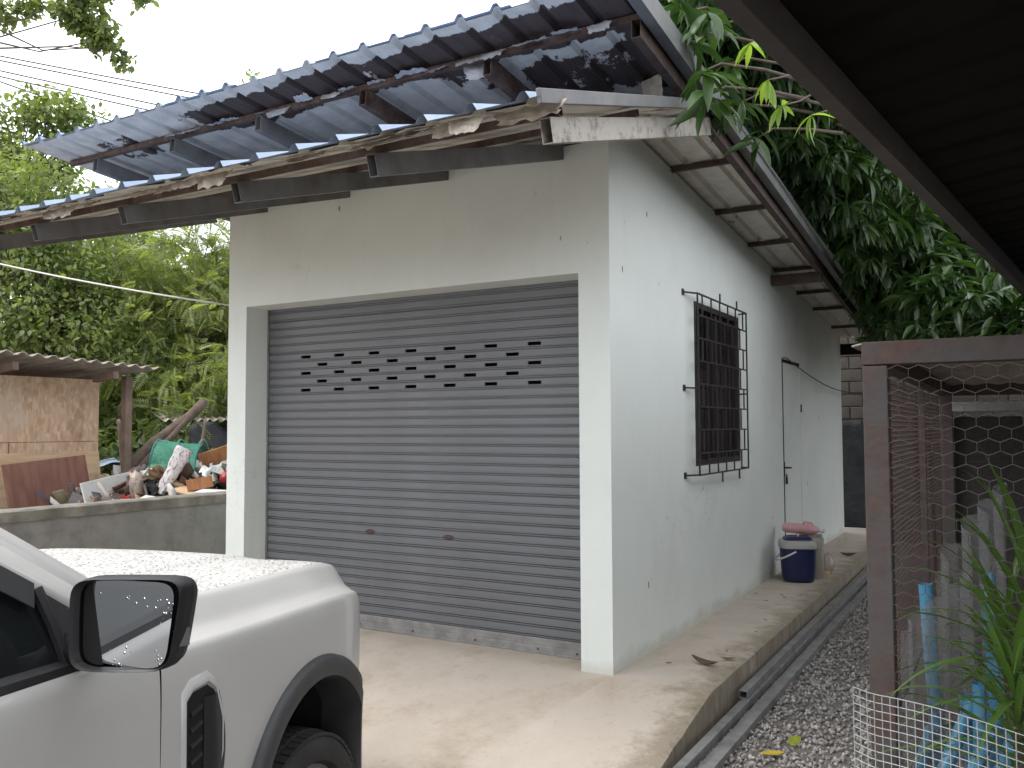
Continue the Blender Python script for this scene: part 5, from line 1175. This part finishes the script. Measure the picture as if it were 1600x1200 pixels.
# branch hanging into the picture from a tree left of the drive
tree('overhanging_tree', 'tree whose dark leafy branch hangs down before the white sky', (-9.2, -4.5, GZ), at(-60, -130, 8.2),
     [B(110, 12, 8, .16, .14, .1), B(140, 30, 8, .2, .16, .12), B(165, 58, 8, .17, .15, .11), B(188, 92, 8, .11, .1, .1), B(10, 8, 8, .2, .16, .12), B(48, 15, 8.1, .1, .1, .07), B(222, -2, 8, .09, .08, .06), B(120, -40, 8, .35, .3, .2)],
     'oval', MAT['leaf_broad'], 130, 26, .045, .07, None, .06, .5, twigs=14)
tree('garden_tree', 'tree behind the garage whose twig tips show above the roof edge', gbase(470, 17), at(450, 330, 17), [B(345, 132, 17, .22, .2, .1), B(385, 122, 17, .3, .2, .12), B(420, 112, 17, .22, .2, .12), B(500, 190, 17, 1.4, 1.2, .8), B(600, 260, 17, 1.6, 1.5, 1.0)], 'oval', MAT['leaf_broad'], 160, 22, .1, .11, LG, .12, .3)

# mango trees on the right: rosettes of long drooping leaves
def mango(name, label, base, fork, blobs, n, mat, extra=(), lsize=.2, per=9, trunk_r=.16, shell=.5):
    base = Vector(base); fork = Vector(fork); E = empty(name, base, 0, label, 'tree', 'mango trees beside the garage')
    C, dn = crown_pts(blobs, n, shell)
    C = C[~((C[:, 0] < .75) & (C[:, 1] > -1.3) & (C[:, 2] < 3.72 - .085 * C[:, 1]) & (C[:, 1] < 8.4))]; 
    if len(extra): C = np.concatenate([C, np.array(extra)])
    m_ = len(C); tv, tf = TPL['mango']; N_ = m_ * per
    az = np.tile(np.arange(per) * 2 * math.pi / per, m_) + np.repeat(RNG.uniform(0, 6, m_), per) + RNG.normal(0, .25, N_); el = RNG.uniform(-1.15, .25, N_)
    D = np.stack([np.cos(az) * np.cos(el), np.sin(az) * np.cos(el), np.sin(el)], -1)
    V, Fc = instance(tv, tf, np.repeat(C, per, 0) + RNG.normal(0, .018, (N_, 3)) - np.array(base), aim(D, .25), RNG.uniform(.65, 1.2, N_) * lsize)
    link_mesh('crown', np_mesh('crown', V, Fc), E, mat=mat)
    fk = fork - base; P = MB(); P.tube([(0, 0, 0), fk * .35 + Vector((.06, .05, 0)), fk * .7, fk], [trunk_r * 1.3, trunk_r, trunk_r * .9, trunk_r * .8], 10); P.build('trunk', MAT['bark'], E, smooth=True)
    P = MB(); sel = list(RNG.choice(m_, min(26, m_), replace=False))
    for i in range(m_ - len(extra), m_):
        e = Vector(C[i]) - base; d_ = (fk - e).normalized(); P.tube([e, e + d_ * .18 + Vector((0, 0, .08)), e + d_ * .5 + Vector((.05, .1, .14)), e + d_ * .95 + Vector((.05, .2, .2))], [.005, .007, .01, .014], 5)
    for i in sel:
        e = Vector(C[i]) - base; s_ = fk * RNG.uniform(.75, 1); m1 = s_.lerp(e, .5) + Vector((0, 0, .35 * RNG.random())) + Vector(RNG.normal(0, .08, 3)); m2 = s_.lerp(e, .85) + Vector((0, 0, .12)); P.tube([s_, m1, m2, e], [trunk_r * .3, trunk_r * .15, .014, .006], 5)
    tag(P.build('branches', MAT['log'], E, smooth=True), kind='stuff'); return E
ex = [tuple(at(px, py, d)) for px, py, d in [(1098, 112, 4.35), (1105, 150, 4.4), (1085, 60, 4.6), (1075, 18, 4.7), (1120, 40, 4.8), (1140, 100, 4.8), (1160, 160, 5.0), (1130, 175, 5.2), (1185, 215, 5.3), (1105, 25, 4.6), (1060, 0, 4.6)]]
MT = mango('mango_tree', 'dark mango tree hanging over the right roof edge of the garage', (3.3, 7.6, GZ), (2.5, 6.6, 3.9),
      [B(1130, 40, 6.0, .7, .9, .7), B(1150, 60, 6.4, .8, 1.0, .8), B(1200, 150, 6.6, .6, .9, .6), B(1260, 230, 7.4, .7, 1.0, .6), B(1320, 320, 8.2, .7, 1.0, .6), B(1370, 400, 8.8, .8, .9, .6), B(1180, 120, 8.5, 1.2, 1.2, 1.2), B(1290, 260, 10, 1.3, 1.3, 1.3), B(1140, 10, 8, 1.2, 1.2, 1.0), B(1230, 200, 9.2, 1.1, 1.1, 1.0)], 3600, MAT['leaf_mango'], ex, .22)
mango('mango_tree', 'second mango tree drooping low behind the chicken coop', (3.6, 9.2, GZ), (3.2, 8.6, 3.2),
      [B(1400, 470, 9.5, .9, .8, .55), B(1460, 460, 8.5, .9, .8, .55), B(1520, 480, 7.5, .7, .8, .4), B(1580, 500, 6.8, .6, .7, .35), B(1420, 380, 11, 1.5, 1.2, 1.2), B(1480, 420, 10.5, 1.4, 1.2, .9), B(1350, 440, 12, 1.3, 1.0, 1.2), B(1380, 480, 10, .9, .8, .5)], 2300, MAT['leaf_mango'], [], .23)
tree('dark_backdrop_tree', 'dense dark tree standing behind the block wall and mango trees', (2.2, 13.5, GZ), (2.0, 13.2, 3.0), [(1.0, 13, 4.5, 3, 2, 3.4), (4.5, 12.5, 4.5, 3, 2, 3), (-2.5, 13.5, 4.2, 2.4, 2, 3)], 'quad', MAT['leaf_mango'], 800, 22, .3, .3, None, .2, .4)
C2 = np.array([tuple(at(px, py, d)) for px, py, d in [(1172, 68, 4.4), (1200, 125, 4.5), (1222, 165, 4.6), (1268, 180, 4.7)]]); per = 5
az = RNG.uniform(0, 6.28, len(C2) * per); el = RNG.uniform(-1.4, .1, len(C2) * per); tv, tf = TPL['mango']
V, Fc = instance(tv, tf, np.repeat(C2, per, 0) - np.array(MT.location), aim(np.stack([np.cos(az) * np.cos(el), np.sin(az) * np.cos(el), np.sin(el)], -1), .25), RNG.uniform(.09, .17, len(az)))
tag(link_mesh('young_shoots', np_mesh('young_shoots', V, Fc), MT, mat=MAT['leaf_new']), 'bright yellow green young mango leaves by the carport edge', kind='stuff')
P = MB()
for c in C2:
    e = Vector(c) - MT.location; P.tube([e, e + Vector((.05, .2, .08)), e + Vector((.15, .6, .3))], [.004, .006, .01], 5)
tag(P.build('shoot_stems', MAT['log'], MT), kind='stuff')

# ------------------------------------------------------------------ wires
def cable(label, a, b, sag, r, mat, group, name='power_line'):
    a = Vector(a); b = Vector(b); P = MB(); P.tube([a.lerp(b, t) - Vector((0, 0, sag * 4 * t * (1 - t))) for t in np.linspace(0, 1, 26)], r, 5); tag(P.build(name, mat, base=True, smooth=True), label, 'cable', group)
def pole(label, p, h):
    E = empty('utility_pole', (p.x, p.y, GZ), 0, label, 'pole', 'utility poles'); MB().tube([(0, 0, 0), (0, 0, h)], [.14, .1], 8).build('shaft', MAT['oldwall'], E, smooth=True); MB().box((-.05, -.9, h - .5), (.05, .9, h - .38)).build('crossarm', MAT['oldwall'], E)
pa, pb = at(-420, 60, 17), at(760, 250, 21)
pole('concrete utility pole beyond the shed carrying the power lines', pa, 9.3); pole('concrete utility pole hidden behind the garage', pb, 8.4)
for k, (p0, p1, lab) in enumerate([((0, 80), (330, 133), 'topmost power line'), ((0, 87), (315, 140), 'second power line just below the topmost'), ((0, 103), (290, 157), 'third power line down'), ((0, 112), (275, 166), 'fourth power line down'), ((0, 120), (205, 186), 'lowest single power line, crossing the tall tree'), ((0, 199), (110, 224), 'upper cable of the low bundle'), ((0, 206), (110, 230), 'middle cable of the low bundle'), ((0, 212), (110, 236), 'lowest cable of the low bundle')]):
    sl = (p1[1] - p0[1]) / (p1[0] - p0[0]); a = at(-420, p0[1] - 420 * sl - 10, 17); b = at(760, p0[1] + 760 * sl + 22, 21)
    cable(lab + ' against the white sky', a, b, .1, .016 if k < 5 else .012, MAT['cable'], 'power lines')
a = at(357, 470, 6.9); cable('pale cable running from the garage wall up to the left', (-3.27, a.y if a.y > .05 else .08, 2.43), at(-320, 320, 10.5), .12, .008, MAT['cablew'], None, 'service_cable')

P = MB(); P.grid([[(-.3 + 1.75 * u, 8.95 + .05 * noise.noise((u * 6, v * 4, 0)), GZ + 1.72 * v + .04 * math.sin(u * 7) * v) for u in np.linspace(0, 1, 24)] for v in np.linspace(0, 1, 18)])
tag(P.build('added_dark_sheet', MAT['tarp'], smooth=True, base=True, solid=.008), 'added black sheet standing in for the dark end of the walkway', 'tarpaulin')  # sheet added to give the passage end its darkness
